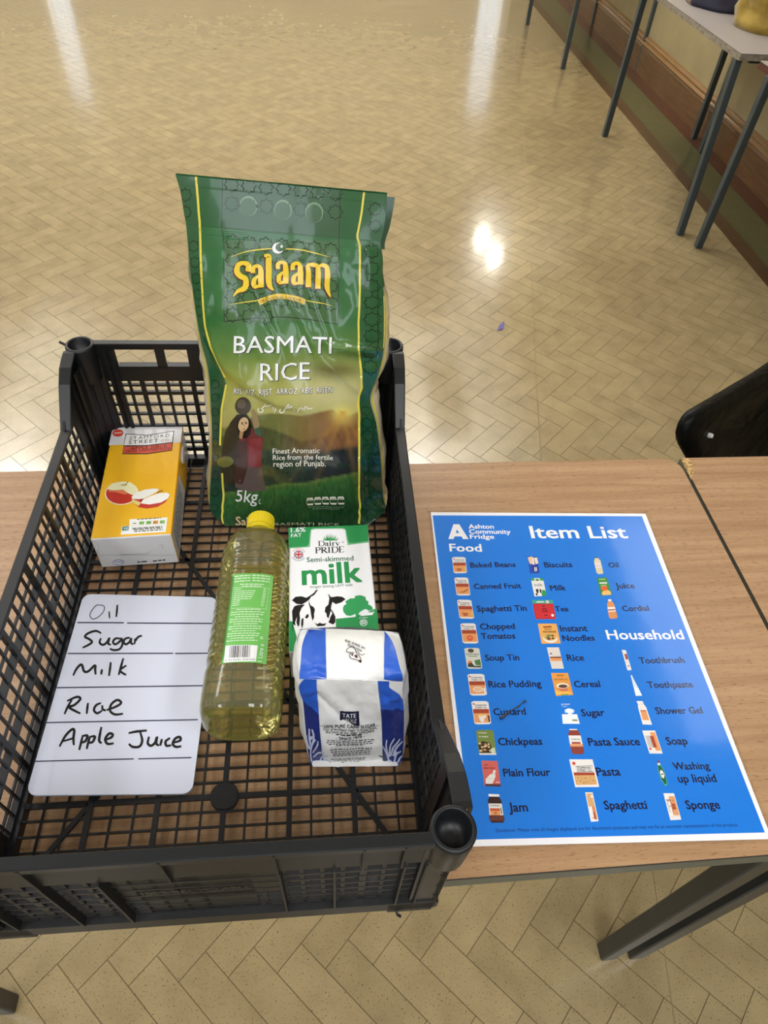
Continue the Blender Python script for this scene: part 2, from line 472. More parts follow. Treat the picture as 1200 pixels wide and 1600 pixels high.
prof = [(0, 0.163), (-0.022, 0.164), (-0.026, 0.172), (-0.022, 0.180), (-0.014, 0.186), (-0.014, 0.192), (-0.019, 0.198), (-0.014, 0.206), (-0.006, 0.210), (-0.006, 0.214), (0, 0.216)]
mb.grid([[(x, NEAR_Y, z) for x, z in prof], [(x, FAR_Y, z) for x, z in prof]])
wall_frame(struct(mb.build('trim_5', m_mould)))

def wall_holes(name, axis, pos, a0, a1, holes, thick, m, z0=0.9, z1=2.6):
    """a wall along x (axis 0) or y (axis 1) with openings for the assumed windows"""
    mb = MB()
    def bx(a, b_, za, zb):
        if axis == 0: mb.box(a, b_, pos, pos+thick, za, zb)
        else: mb.box(pos, pos+thick, a, b_, za, zb)
    bx(a0, a1, -0.05, z0); bx(a0, a1, z1, CEIL); e = a0
    for h0, h1 in holes: bx(e, h0, z0, z1); e = h1
    bx(e, a1, z0, z1)
    return struct(mb.build(name, m))
wall_holes('wall_far', 0, FAR_Y, LEFT_X-0.12, 2.50, WIN_FAR, 0.2, m_white, 0.35, 1.65)
wall_holes('wall_left', 1, LEFT_X-0.2, NEAR_Y, FAR_Y, WIN_LEFT, 0.2, m_white)
wall_holes('wall_near', 0, NEAR_Y-0.2, LEFT_X-0.12, 2.45, WIN_NEAR, 0.2, m_white)
mb = MB(); mb.box(LEFT_X-0.2, 2.5, NEAR_Y-0.12, FAR_Y+0.2, CEIL, CEIL+0.1); ceiling = struct(mb.build('ceiling', m_ceil))
m_fit, _, _ = mat('white_fitting', ink(238, 238, 235), 0.4)
for x, y, pw in LAMPS:  # boxes over the ceiling lights, the added near row included
    mb = MB(); mb.box(x-0.28, x+0.28, y-0.76, y+0.76, CEIL-0.10, CEIL); mb.build('ceiling_and_fill_fitting', m_fit, ceiling)
for x, y, pw in FILL_UPLIGHTS:  # trays made up to carry the added uplight fill
    mb = MB(); mb.box(x-0.17, x+0.17, y-0.62, y+0.62, 2.55, 2.61)
    for q in (-0.4, 0.4): mb.box(x-0.006, x+0.006, y+q-0.006, y+q+0.006, 2.61, CEIL)
    mb.build('fill_uplight_tray', m_fit, ceiling)
m_glass, nt, b = mat('window_glass', (1, 1, 1, 1), 0.0, trans=1.0, ior=1.0)
k = 1  # frames and panes for the assumed, unseen windows
for holes, axis, pos, za, zb in ((WIN_FAR, 0, FAR_Y+0.08, 0.35, 1.65), (WIN_LEFT, 1, LEFT_X-0.1, 0.9, 2.6), (WIN_NEAR, 0, NEAR_Y-0.1, 0.9, 2.6)):
    for a, c in holes:
        mb = MB()
        def bx(u0, u1, z0, z1):
            if axis == 0: mb.box(u0, u1, pos, pos+0.05, z0, z1)
            else: mb.box(pos, pos+0.05, u0, u1, z0, z1)
        for u in (a, (a+c)/2-0.025, c-0.05): bx(u, u+0.05, za, zb)
        for z in (za, (za+zb)/2, zb-0.05): bx(a, c, z, z+0.05)
        o = struct(mb.build('window_%d' % k, m_fit))
        mb = MB()
        if axis == 0: mb.box(a, c, pos+0.02, pos+0.025, za, zb)
        else: mb.box(pos+0.02, pos+0.025, a, c, za, zb)
        mb.build('pane', m_glass, o); k += 1

# ================================================================== TABLES
m_wood, nt, b = mat('beech_laminate', rough=0.33)
tc = nd(nt, 'ShaderNodeTexCoord'); mp = nd(nt, 'ShaderNodeMapping'); mp.inputs['Scale'].default_value = (1.2, 26, 26)
nt.links.new(tc.outputs['Object'], mp.inputs[0])
n1 = nd(nt, 'ShaderNodeTexNoise'); n1.inputs['Scale'].default_value = 3.5; n1.inputs['Detail'].default_value = 9; n1.inputs['Roughness'].default_value = 0.62; n1.inputs['Distortion'].default_value = 0.5
nt.links.new(mp.outputs[0], n1.inputs['Vector'])
r = nd(nt, 'ShaderNodeValToRGB'); e = r.color_ramp.elements
e[0].position, e[0].color = 0.28, ink(145, 110, 78); e[1].position, e[1].color = 0.72, ink(180, 146, 111)
x = e.new(0.5); x.color = ink(164, 129, 95)
nt.links.new(n1.outputs['Fac'], r.inputs[0])
mp2 = nd(nt, 'ShaderNodeMapping'); mp2.inputs['Scale'].default_value = (95, 800, 800); nt.links.new(tc.outputs['Object'], mp2.inputs[0])
n2 = nd(nt, 'ShaderNodeTexNoise'); n2.inputs['Scale'].default_value = 1.0; n2.inputs['Detail'].default_value = 2
nt.links.new(mp2.outputs[0], n2.inputs['Vector'])
rr = nd(nt, 'ShaderNodeValToRGB'); e = rr.color_ramp.elements
e[0].position, e[0].color = 0.30, ink(176, 150, 128); e[1].position, e[1].color = 0.40, (1, 1, 1, 1)
nt.links.new(n2.outputs['Fac'], rr.inputs[0])
mx = nd(nt, 'ShaderNodeMixRGB', blend_type='MULTIPLY'); mx.inputs[0].default_value = 0.8
nt.links.new(r.outputs[0], mx.inputs[1]); nt.links.new(rr.outputs[0], mx.inputs[2]); nt.links.new(mx.outputs[0], b.inputs['Base Color'])
m_edge, nt, b = mat('grey_table_edge', ink(92, 94, 84), 0.45)
m_edgeline, _, _ = mat('dark_glue_line', ink(50, 44, 36), 0.6)
m_frame, nt, b = mat('dark_grey_steel', ink(44, 46, 46), 0.38, metal=0.0)
m_frame_lt, nt, b = mat('worn_grey_steel', ink(62, 70, 72), 0.4)
add_bump(nt, b, 300, 0.08)
m_chip, nt, b = mat('raw_chipboard', ink(196, 160, 104), 0.9)
noise_color(nt, b, [(0.35, ink(120, 88, 50)), (0.6, ink(206, 172, 116))], 260, 3)
m_whitetop, nt, b = mat('grey_laminate', ink(152, 145, 143), 0.4)
m_greyedge, nt, b = mat('chipped_grey_edge', ink(150, 142, 128), 0.6)
noise_color(nt, b, [(0.35, ink(110, 100, 88)), (0.6, ink(142, 134, 120))], 60, 6)

def rounded_rect(x0, x1, y0, y1, rads):
    """rads: near-left, near-right, far-right, far-left"""
    pts = []
    for (cx, cy, a0), r in zip(((x0, y0, 180), (x1, y0, 270), (x1, y1, 0), (x0, y1, 90)), rads):
        ox, oy = cx+(r if cx == x0 else -r), cy+(r if cy == y0 else -r)
        for k in range(5):
            t = math.radians(a0+90*k/4); pts.append((ox+r*math.cos(t), oy+r*math.sin(t)))
    return pts
def slab(mb, outline, z0, z1, col=None):
    n = len(outline)
    mb.poly([(x, y, z1) for x, y in outline], col); mb.poly([(x, y, z0) for x, y in outline[::-1]], col)
    for k in range(n):
        (xa, ya), (xb, yb) = outline[k], outline[(k+1) % n]
        mb.poly([(xa, ya, z0), (xb, yb, z0), (xb, yb, z1), (xa, ya, z1)], col)

def class_table(name, label, cat, loc, L, D, H, m_top, m_ed, m_fr, th, legs, rads=(0.012,)*4, leg=0.0275, splay=0.0, group=None, kick=0.0):
    """loc: near-left corner on the floor; legs: list of (x, y) centres"""
    t = thing(name, label, cat, loc, group=group)
    mb = MB(); slab(mb, rounded_rect(0.0012, L-0.0012, 0.0012, D-0.0012, rads), H-0.0012, H); mb.build('tabletop', m_top, t)
    mb = MB(); slab(mb, rounded_rect(0.0004, L-0.0004, 0.0004, D-0.0004, rads), H-0.0024, H-0.0012); mb.build('glue_line', m_edgeline, t)
    mb = MB(); slab(mb, rounded_rect(0, L, 0, D, rads), H-th, H-0.0024); mb.build('edge_band', m_ed, t, bevel=0.001)
    xs = [p[0] for p in legs]; ys = [p[1] for p in legs]; x0, x1, y0, y1 = min(xs), max(xs), min(ys), max(ys)
    mb = MB(); hl = leg/2; zt = H-th-0.0002
    if splay: y0 += 0.07; y1 -= 0.07; x0 += 0.10; x1 -= 0.03
    mb.box(x0-hl, x1+hl, y0-hl, y0+hl, zt-leg, zt); mb.box(x0-hl, x1+hl, y1-hl, y1+hl, zt-leg, zt)
    mb.box(x0-hl, x0+hl, y0+hl, y1-hl, zt-leg, zt); mb.box(x1-hl, x1+hl, y0+hl, y1-hl, zt-leg, zt)
    mb.build('frame_rail', m_fr, t, bevel=0.003)
    for x, y in legs:
        mb = MB(); sx = splay*(1 if x > L/2 else -1); sy = splay*(1 if y > D/2 else -1)-(kick if y < 0.1 else 0)
        mb.bar((x+sx, y+sy, 0.0), (x, y, zt if splay else zt-leg), leg, leg, upv=(0, 1, 0))
        o = mb.build('leg', m_fr, t, bevel=0.003)
    return t
TY0, TY1 = 0.1552, 0.6972
lx = 0.486+0.014; ly = 0.196
t1 = class_table('classroom_table', 'beech topped table standing under the black crate and blue poster', 'table', (-0.566, TY0, 0), 1.1005, TY1-TY0, T0,
                 m_wood, m_edge, m_frame, 0.022, [(0.0245, 0.036), (1.0655, 0.036), (1.0655, 0.506), (0.0245, 0.506)], rads=(0.012, 0.004, 0.024, 0.012))
t2 = class_table('classroom_table', 'beech topped table with chipped corner beside the poster table, black chair behind it', 'table', (0.5378, TY0-0.002, 0), 1.10, TY1-TY0+0.0035, T0,
                 m_wood, m_edge, m_frame, 0.022, [(0.0145, 0.036), (1.0755, 0.036), (1.0755, 0.506), (0.0145, 0.506)], rads=(0.004, 0.012, 0.012, 0.002))
# the chipped corner: bare chipboard showing at the far left corner of the second table
mb = MB(); rng = random.Random(3)
pts = [(0.0002, 0.5430), (0.012, 0.5430), (0.0135, 0.532), (0.011, 0.522), (0.008, 0.513), (0.0002, 0.500)]
slab(mb, [(x, y) for x, y in pts[::-1]], T0-0.002, T0+0.0004); mb.build('exposed_chipboard', m_chip, t2)

# old tables standing in a row along the wall
def wall_table(label, y0, y1, x0, extra=(), inset=0.03, near_kick=0.0):
    return class_table('hall_table', label, 'table', (x0, y0, 0), 0.56, y1-y0, 0.71, m_whitetop, m_greyedge, m_frame_lt, 0.024,
                       [(0.012, 0.03), (0.542, 0.03), (0.542, y1-y0-inset), (0.012, y1-y0-inset), *extra], kick=near_kick, rads=(0.008,)*4, leg=0.030, splay=0.006, group='tables along the wall')
wall_table('grey topped hall table by the wall carrying the mustard bag', 3.005, 4.165, 1.695, ((0.500, 0.915),), near_kick=0.075)
tb = wall_table('hall table by the wall nearest the black chair, only its dark leg in view', 1.66, 2.925, 1.735, inset=0.098)
m_redend, _, _ = mat('dark_red_edge', ink(84, 44, 36), 0.5)
for o in tb.children:
    if o.name.startswith('edge_band'): o.data.materials[0] = m_redend
wall_table('farthest hall table by the wall, its thin dark leg beside the green floor strip', 5.345, 6.52, 1.765)
# ================================================================== CRATE
CX, CY, TH = -0.0951, 0.4232, -0.0100
def cr(u, v, z=0.0):
    return (CX+math.cos(TH)*u-math.sin(TH)*v, CY+math.sin(TH)*u+math.cos(TH)*v, T0+z)
m_pl, nt, b = mat('black_crate_plastic', ink(17, 19, 23), 0.40, spec=0.45)
add_bump(nt, b, 90, 0.12, dist=0.0006, detail=6)
m_pld, nt, b = mat('dusty_crate_plastic', ink(33, 34, 37), 0.5)
noise_color(nt, b, [(0.5, ink(14, 15, 17)), (0.64, ink(24, 25, 26)), (0.8, ink(70, 70, 66))], 70, 7, stretch=(0.6, 1, 1.6), rough=0.7)
crate = thing('plastic_crate', 'open black plastic mesh crate holding groceries on the beech table', 'crate', (CX, CY, T0), TH)
FZ = 0.013
# floor grid
mb = MB(); UB, VB = 0.1845, 0.283
for k in range(-9, 10):
    wd = 0.0050 if k % 3 == 0 else 0.0019; u = k*0.0205
    mb.box(u-wd/2, u+wd/2, -VB, VB, FZ-0.0032, FZ-(0 if k % 3 == 0 else 0.0006))
k = -8
for j in range(-8, 36):
    v = -0.184+0.01356*j
    if abs(v) > VB: continue
    th_ = (j % 7 == 0); wd = 0.0050 if th_ else 0.0019
    mb.box(-UB, UB, v-wd/2, v+wd/2, FZ-0.0033, FZ-(0.0001 if th_ else 0.0007))
for sx in (-1, 1):
    mb.bar((-sx*0.190, 0.283, FZ-0.0018), (sx*0.190, -0.283, FZ-0.0018), 0.0046, 0.0034)
for a in (-1, 1):
    mb.box(min(a*0.1815, a*0.190), max(a*0.1815, a*0.190), -0.286, 0.286, 0.0, FZ+0.0004)
    mb.box(-0.19, 0.19, min(a*0.277, a*0.286), max(a*0.277, a*0.286), 0.0, FZ+0.0003)
mb.build('floor_grid', m_pl, crate)
for v in (-0.184, 0.1958):
    mb = MB(); mb.lathe([(0.0132, FZ-0.006), (0.0132, FZ+0.0006), (0.0124, FZ+0.0012), (0.004, FZ+0.0011)], 32, (0.0, v, 0)); mb.build('hub', m_pl, crate)

def rim_z(v):
    return float(np.interp(abs(v), [0.183, 0.222, 0.240, 0.262], [0.150, 0.184, 0.194, 0.198]))
def rim_o(v): return float(np.interp(abs(v), [0.17, 0.25], [0.1955, 0.1985]))
def side_wall(sx):
    mb = MB()
    def wu(z): return 0.1865+z/0.15*0.0035
    def vert(v, wd, zt, dp):
        a, c = (wu(FZ), wu(zt))
        mb.bar((sx*(a+dp/2), v, FZ-0.006), (sx*(c+dp/2), v, zt), wd, dp, upv=(1, 0, 0))
    for k in range(-14, 15):
        v = 0.003+k*0.0151; thick = k % 5 == 0
        vert(v, 0.0052 if thick else 0.0021, 0.142 if abs(v) < 0.19 else 0.15, 0.0045 if thick else 0.0026)
    for z, thick in ((0.031, 0), (0.053, 1), (0.075, 0), (0.097, 1), (0.119, 0)):
        dp = 0.0075 if thick else 0.0024; hh = 0.003 if thick else 0.0021
        mb.box(*sorted((sx*wu(z), sx*(wu(z)+dp))), -0.218, 0.218, z-hh/2, z+hh/2)
    mb.box(*sorted((sx*wu(0.14), sx*(wu(0.14)+0.003))), -0.222, 0.222, 0.136, 0.1495)
    mb.box(*sorted((sx*0.1863, sx*0.1925)), -0.286, 0.286, 0.0, 0.0165)
    # solid corner panels rising to the rim
    for e in (-1, 1):
        vs = [0.212, 0.225, 0.24, 0.262, 0.2655]; rows = []
        for v in vs:
            zt = rim_z(v)-0.001; rows.append([(sx*wu(0.0), e*v, 0.0), (sx*wu(zt), e*v, zt), (sx*(wu(zt)+0.003), e*v, zt), (sx*(wu(0)+0.003), e*v, 0.0)])
        mb.grid(rows, closed_u=True); mb.poly(rows[0]); mb.poly(rows[-1][::-1])
        rows = []                                # web under the sloping rim
        for v in (0.178, 0.195, 0.213):
            zt = rim_z(v)-0.001; zb = min(0.1365, zt)
            rows.append([(sx*wu(zb), e*v, zb), (sx*wu(zt), e*v, zt), (sx*(wu(zt)+0.0028), e*v, zt), (sx*(wu(zb)+0.0028), e*v, zb)])
        mb.grid(rows, closed_u=True); mb.poly(rows[0]); mb.poly(rows[-1][::-1])
        mb.bar((sx*0.1855, e*0.232, 0.016), (sx*0.189, e*0.232, 0.17), 0.004, 0.003, upv=(1, 0, 0))
        mb.bar((sx*0.1855, e*0.252, 0.016), (sx*0.189, e*0.252, 0.18), 0.004, 0.003, upv=(1, 0, 0))
    return fix_normals(mb.build('side_wall', m_pl, crate))
side_wall(-1); side_wall(1)

def back_wall():
    mb = MB(); y0, y1 = 0.2835, 0.2865
    B = lambda a, c, z0, z1, t=0: mb.box(a, c, y0-t, y1+t, z0, z1)
    B(-0.1695, 0.1695, 0.188, 0.1965)
    for a, c in ((-0.1695, -0.147), (-0.100, -0.089), (-0.062, -0.046), (0.046, 0.062), (0.089, 0.100), (0.147, 0.1695)): B(a, c, 0.163, 0.188)
    B(-0.186, 0.186, 0.1415, 0.163)
    for a, c in ((-0.1005, -0.0885), (-0.147, -0.1), (-0.089, -0.062), (0.062, 0.089), (0.1, 0.147)): mb.box(a, c, y0, y1+0.006, 0.1615, 0.1635)
    for s in (-1, 1): B(*sorted((s*0.165, s*0.187)), 0.0, 0.1415)
    for k in range(-10, 11):
        u = k*0.0155; wd = 0.0056 if k % 4 == 0 else 0.0034
        B(u-wd/2, u+wd/2, 0.0, 0.1415)
    for z, hh in ((0.135, 0.003), (0.1225, 0.005), (0.104, 0.003), (0.088, 0.003), (0.068, 0.003), (0.052, 0.003), (0.038, 0.003), (0.0255, 0.006)):
        B(-0.166, 0.166, z-hh/2, z+hh/2, 0.0004)
    B(-0.187, 0.187, 0.0, 0.013)
    for s in (-1, 1):
        for u in (0.150, 0.158): mb.bar((s*u, y0-0.001, 0.015), (s*u, y0-0.001, 0.188), 0.004, 0.004, upv=(0, 1, 0))
    return mb.build('end_wall', m_pl, crate)
back_wall()
def front_wall():
    mb = MB()
    mb.box(-0.1695, 0.1695, -0.2862, -0.2838, 0.149, 0.196)                 # upper panel
    mb.box(-0.186, 0.186, -0.2862, -0.2790, 0.1465, 0.149)
    for s in (-1, 1): mb.box(*sorted((s*0.165, s*0.187)), -0.2822, -0.2795, 0.0, 0.147)
    mb.box(-0.048, 0.040, -0.2822, -0.2800, 0.03, 0.147)
    mb.box(-0.066, 0.066, -0.2822, -0.2800, 0.075, 0.147)
    for k in range(-10, 11):
        u = k*0.0155; wd = 0.0056 if k % 4 == 0 else 0.0034
        mb.box(u-wd/2, u+wd/2, -0.2822, -0.2800, 0.0, 0.147)
    for z, hh in ((0.135, 0.003), (0.118, 0.004), (0.103, 0.003), (0.086, 0.003), (0.070, 0.003), (0.055, 0.003), (0.041, 0.003), (0.029, 0.006)):
        mb.box(-0.166, 0.166, -0.2826, -0.2796, z-hh/2, z+hh/2)
    mb.box(-0.187, 0.187, -0.2880, -0.2796, 0.0265, 0.0300)               # lower ledge
    mb.box(-0.187, 0.187, -0.2880, -0.2858, 0.007, 0.0268)
    for s in (-1, 1): mb.box(*sorted((s*0.148, s*0.187)), -0.2880, -0.2790, 0.0, 0.0268)
    for u, w_ in ((0.0625, 0.0018), (0.102, 0.0018), (0.153, 0.0018), (0.169, 0.0018)):
        for s in (-1, 1):
            mb.box(s*u-w_/2, s*u+w_/2, -0.2890, -0.2820, 0.029, 0.147)
    for u in (-0.155, -0.100, -0.012, 0.062, 0.122, 0.150):
        mb.box(u-0.0009, u+0.0009, -0.2900, -0.2860, 0.148, 0.196)
    for s in (-1, 1):                                                     # corner gussets
        for z in (0.06, 0.09, 0.12):
            mb.poly([(s*0.170, -0.2822, z), (s*0.1885, -0.2822, z), (s*0.1885, -0.2885, z-0.016), (s*0.170, -0.2822, z-0.002)])
    o = fix_normals(mb.build('end_wall', m_pld, crate))
    surf = Flat([(0, 0), (100, 0), (100, 40), (0, 40)], (0.1, 0.04), lambda x, y, off: (-0.052+x, -0.2822-off, 0.115-y))
    p = Print(surf, base=0.0009); p.text('100% RECYCLABLE', (8, 24), (90, 24), ink(52, 52, 50), cap=9, bold=0.015)
    p.build('embossed_lettering', m_pl_print, o)
m_pl_print = print_mat('raised_plastic_lettering', 0.5)
front_wall()
# rim
mb = MB()
vs = [-0.2665, -0.262, -0.25, -0.240, -0.231, -0.222, -0.205, -0.183, -0.12, -0.06, 0, 0.06, 0.12, 0.183, 0.205, 0.222, 0.231, 0.240, 0.25, 0.262, 0.2665]
for sx in (-1, 1):
    rows = []
    for v in vs:
        z = rim_z(v); o_ = rim_o(v); i_ = 0.1845
        rows.append([(sx*i_, v, z-0.0035), (sx*i_, v, z-0.0006), (sx*(i_+0.0008), v, z), (sx*(o_-0.0012), v, z), (sx*o_, v, z-0.0012), (sx*(o_+0.0005), v, z-0.012), (sx*(o_-0.002), v, z-0.012), (sx*(o_-0.0025), v, z-0.0035)])
    mb.grid(rows, closed_u=True); mb.poly(rows[0]); mb.poly(rows[-1][::-1])
for sy in (-1, 1):
    rows = []
    for u in np.linspace(-0.1695, 0.1695, 15):
        z = 0.198; i_, o_ = 0.2805, 0.2895
        rows.append([(u, sy*i_, z-0.0035), (u, sy*i_, z-0.0006), (u, sy*(i_+0.0008), z), (u, sy*(o_-0.001), z), (u, sy*o_, z-0.001), (u, sy*(o_+0.0003), z-0.007), (u, sy*(o_-0.002), z-0.007), (u, sy*(o_-0.0025), z-0.0035)])
    mb.grid(rows, closed_u=True); mb.poly(rows[0]); mb.poly(rows[-1][::-1])
o = fix_normals(mb.build('rim', m_pl, crate))
for sx in (-1, 1):
    for sy in (-1, 1):
        mb = MB()
        mb.lathe([(0.0150, 0.150), (0.0160, 0.178), (0.0163, 0.196), (0.0157, 0.1985), (0.0133, 0.1990), (0.0126, 0.1982), (0.0118, 0.180), (0.003, 0.1795)], 36, (sx*0.1830, sy*0.2795, 0))
        mb.build('corner_socket', m_pl, crate, smooth=True)
        mb = MB()                                # concave ribbed corner panel below the socket
        for (ua, va), (ub, vb) in zip(((0.1650, 0.2835), (0.1715, 0.2800), (0.1790, 0.2735), (0.1845, 0.2640)), ((0.1715, 0.2800), (0.1790, 0.2735), (0.1845, 0.2640), (0.1880, 0.2500))):
            mb.grid([[(sx*ua, sy*va, 0.004), (sx*ua, sy*va, 0.178)], [(sx*ub, sy*vb, 0.004), (sx*ub, sy*vb, 0.178)]])
            mb.bar((sx*ub, sy*vb, 0.01), (sx*ub, sy*vb, 0.178), 0.0035, 0.0025, upv=(sx*0.7, sy*0.7, 0))
        mb.box(*sorted((sx*0.1845, sx*0.1895)), *sorted((sy*0.270, sy*0.2865)), 0.0, 0.178)
        mb.box(*sorted((sx*0.165, sx*0.1895)), *sorted((sy*0.2825, sy*0.2865)), 0.0, 0.178)
        mb.build('corner_post', m_pl, crate)
mb = MB(); mb.tube([(-0.196, 0.286, 0.189), (-0.204, 0.290, 0.1905), (-0.2095, 0.291, 0.1935)], 0.0016, 6); mb.build('moulding_tag', m_pl, crate)
mb = MB(); mb.tube([(0.156, -0.2868, 0.0035), (0.157, -0.2905, 0.0020), (0.160, -0.2925, 0.0022)], 0.0013, 6); mb.build('moulding_tag', m_pl, crate)

# ================================================================== JUICE CARTON
m_carton = print_mat('printed_carton', 0.38, coat=0.15)
m_foil, nt, b = mat('white_carton_board', ink(214, 214, 218), 0.4)
add_bump(nt, b, 40, 0.35, dist=0.002, detail=3)
def carton(name, label, cat, u, v, rot, W, L, H, shell_cols, end_bump=True):
    """lies on its back: x across, y from base to top of the carton, z up.  shell_cols: top, base, head, left, right"""
    t = thing(name, label, cat, cr(u, v, FZ+0.0004), TH+math.radians(rot))
    ct, cb, ch, cl, crt = shell_cols
    r = 0.0012; mb = MB()

    def face(pts, c): mb.poly(pts, c)
    face([(r, r, H), (W-r, r, H), (W-r, L-r, H), (r, L-r, H)], ct); face([(r, r, 0), (r, L-r, 0), (W-r, L-r, 0), (W-r, r, 0)], cl)
    face([(r, 0, r), (W-r, 0, r), (W-r, 0, H-r), (r, 0, H-r)], cb); face([(W-r, L, r), (r, L, r), (r, L, H-r), (W-r, L, H-r)], ch)
    face([(0, L-r, r), (0, r, r), (0, r, H-r), (0, L-r, H-r)], cl); face([(W, r, r), (W, L-r, r), (W, L-r, H-r), (W, r, H-r)], crt)
    # bevel strips
    face([(r, 0, H-r), (W-r, 0, H-r), (W-r, r, H), (r, r, H)], cb); face([(W-r, L, H-r), (r, L, H-r), (r, L-r, H), (W-r, L-r, H)], ch)
    face([(0, L-r, H-r), (0, r, H-r), (r, r, H), (r, L-r, H)], ct); face([(W, r, H-r), (W, L-r, H-r), (W-r, L-r, H), (W-r, r, H)], ct)
    face([(0, r, r), (r, 0, r), (r, 0, H-r), (0, r, H-r)], cb); face([(W-r, 0, r), (W, r, r), (W, r, H-r), (W-r, 0, H-r)], cb)
    face([(0, L-r, r), (0, L-r, H-r), (r, L, H-r), (r, L, r)], ch); face([(W, L-r, r), (W-r, L, r), (W-r, L, H-r), (W, L-r, H-r)], ch)
    for p in ([(r, 0, H-r), (r, r, H), (0, r, H-r)], [(W-r, 0, H-r), (W, r, H-r), (W-r, r, H)], [(r, L, H-r), (0, L-r, H-r), (r, L-r, H)], [(W-r, L, H-r), (W-r, L-r, H), (W, L-r, H-r)]): face(p, ct)
    mb.build('carton_body', m_carton, t)
    return t
JW, JL, JH = 0.0895, 0.1905, 0.053
juice = carton('juice_carton', 'yellow apple juice carton lying in the far left corner of the crate', 'carton', -0.1660, 0.0915, 3.1, JW, JL, JH,
               (ink(236, 180, 34), ink(214, 214, 218), ink(220, 220, 222), ink(214, 214, 216), ink(208, 210, 216)))
JA = [(178, 665), (285, 664), (267.8, 843), (141, 844)]
js = Flat(JA, (JW, JL), lambda x, y, off: (x, JL-y, JH+off))
p = Print(js); YEL = ink(236, 180, 34); LG = ink(222, 220, 222); RED = ink(206, 70, 52)
p.poly([(178, 665), (285, 664), (282.5, 692), (171.5, 692.5)], LG, 0)
Z = lambda x, y: (130+x/6.4, 650+y/6.4)
def zp(*pts): return [Z(*q) for q in pts]
p.ellipse(Z(358, 150), 8.5, 5.8, RED, 1); p.poly(zp((322, 144), (396, 144), (396, 154), (322, 154)), ink(240, 200, 196), 2)
p.poly(zp((432, 158), (650, 180), (912, 145), (890, 350), (640, 378), (398, 368)), BLACK, 1)
p.poly(zp((440, 166), (650, 188), (903, 153), (890, 262), (640, 283), (416, 278)), ink(238, 236, 236), 2)
p.poly(zp((414, 290), (640, 293), (888, 272), (883, 343), (640, 368), (406, 360)), ink(208, 84, 62), 2)
p.text('STAMFORD', Z(468, 224), Z(866, 207), BLACK, 3, bold=0.004, space=1.25); p.text('STREET', Z(460, 268), Z(752, 258), BLACK, 3, bold=0.004, space=1.25); p.text('CO.', Z(780, 256), Z(872, 250), ink(160, 70, 60), 3, bold=0.0, space=1.15)
p.text('APPLE JUICE', Z(478, 328), Z(836, 314), ink(60, 26, 20), 3, bold=0.02, space=1.1); p.text('FROM CONCENTRATE', Z(432, 352), Z(868, 336), ink(70, 30, 24), 3, bold=0.02, space=1.1)
CREAM = ink(236, 232, 190); APR = ink(192, 52, 40)
p.ellipse(Z(390, 772), 26, 19, ink(245, 236, 210), 1, 28); p.ellipse(Z(390, 770), 24.5, 18, APR, 2, 28)
p.poly(zp((240, 720), (290, 668), (380, 655), (480, 662), (540, 720), (548, 775), (500, 800), (440, 770), (400, 735), (330, 740), (280, 735)), CREAM, 3)
p.poly(zp((250, 735), (330, 742), (405, 738), (450, 775), (420, 790), (330, 760), (262, 752)), ink(222, 120, 80), 3)
p.smooth(zp((425, 690), (440, 672), (450, 655)), 1.0, ink(70, 60, 30), 4); p.ellipse(Z(410, 688), 5, 1.6, ink(190, 180, 110), 4)
p.poly(zp((485, 830), (500, 880), (560, 930), (640, 945), (740, 935), (820, 890), (866, 830), (700, 860)), APR, 2)
p.poly(zp((485, 830), (500, 880), (555, 915), (580, 880), (520, 850)), ink(226, 206, 130), 3)
p.poly(zp((484, 818), (530, 775), (620, 745), (700, 738), (760, 745), (740, 775), (620, 835), (560, 845), (500, 838)), ink(240, 238, 232), 4)
p.poly(zp((576, 888), (600, 850), (680, 815), (760, 790), (840, 788), (868, 810), (850, 850), (780, 890), (660, 905)), ink(242, 240, 236), 4)
p.smooth(zp((740, 790), (775, 770), (800, 765)), 1.2, ink(90, 50, 30), 5); p.poly(zp((570, 855), (605, 838), (590, 862)), ink(60, 40, 25), 5)
p.poly(zp((388, 1120), (462, 1120), (462, 1050), (846, 1050), (826, 1205), (374, 1210)), ink(238, 238, 236), 1)
p.poly(zp((392, 1124), (458, 1122), (452, 1168), (388, 1168)), ink(60, 130, 128), 2); p.text('YE', Z(400, 1160), Z(448, 1160), WHITE, 3, bold=0.02)
for k, (x, cc) in enumerate(((490, ink(236, 236, 230)), (560, ink(150, 196, 110)), (632, ink(140, 190, 104)), (700, ink(226, 150, 70)), (768, ink(150, 196, 110)))):
    p.poly(zp((x, 1078), (x+52, 1078), (x+48, 1112), (x-4, 1112)), cc, 2); p.ribbon(zp((x-4, 1114), (x+48, 1114), (x+44, 1140), (x-8, 1140)), 0.35, ink(150, 150, 145), 3, closed=True)
    p.greek(Z(x+6, 1100), Z(x+42, 1100), 1.2, ink(60, 70, 50), 3, k)
p.greek(Z(540, 1060), Z(780, 1056), 1.3, ink(60, 60, 60), 2, 3)
for k, y in enumerate((1156, 1170, 1188)): p.greek(Z(490+k*10, y), Z(790+k*5, y-4), 1.5, ink(50, 50, 50), 2, 5+k)
p.build('front_print', m_carton, juice)
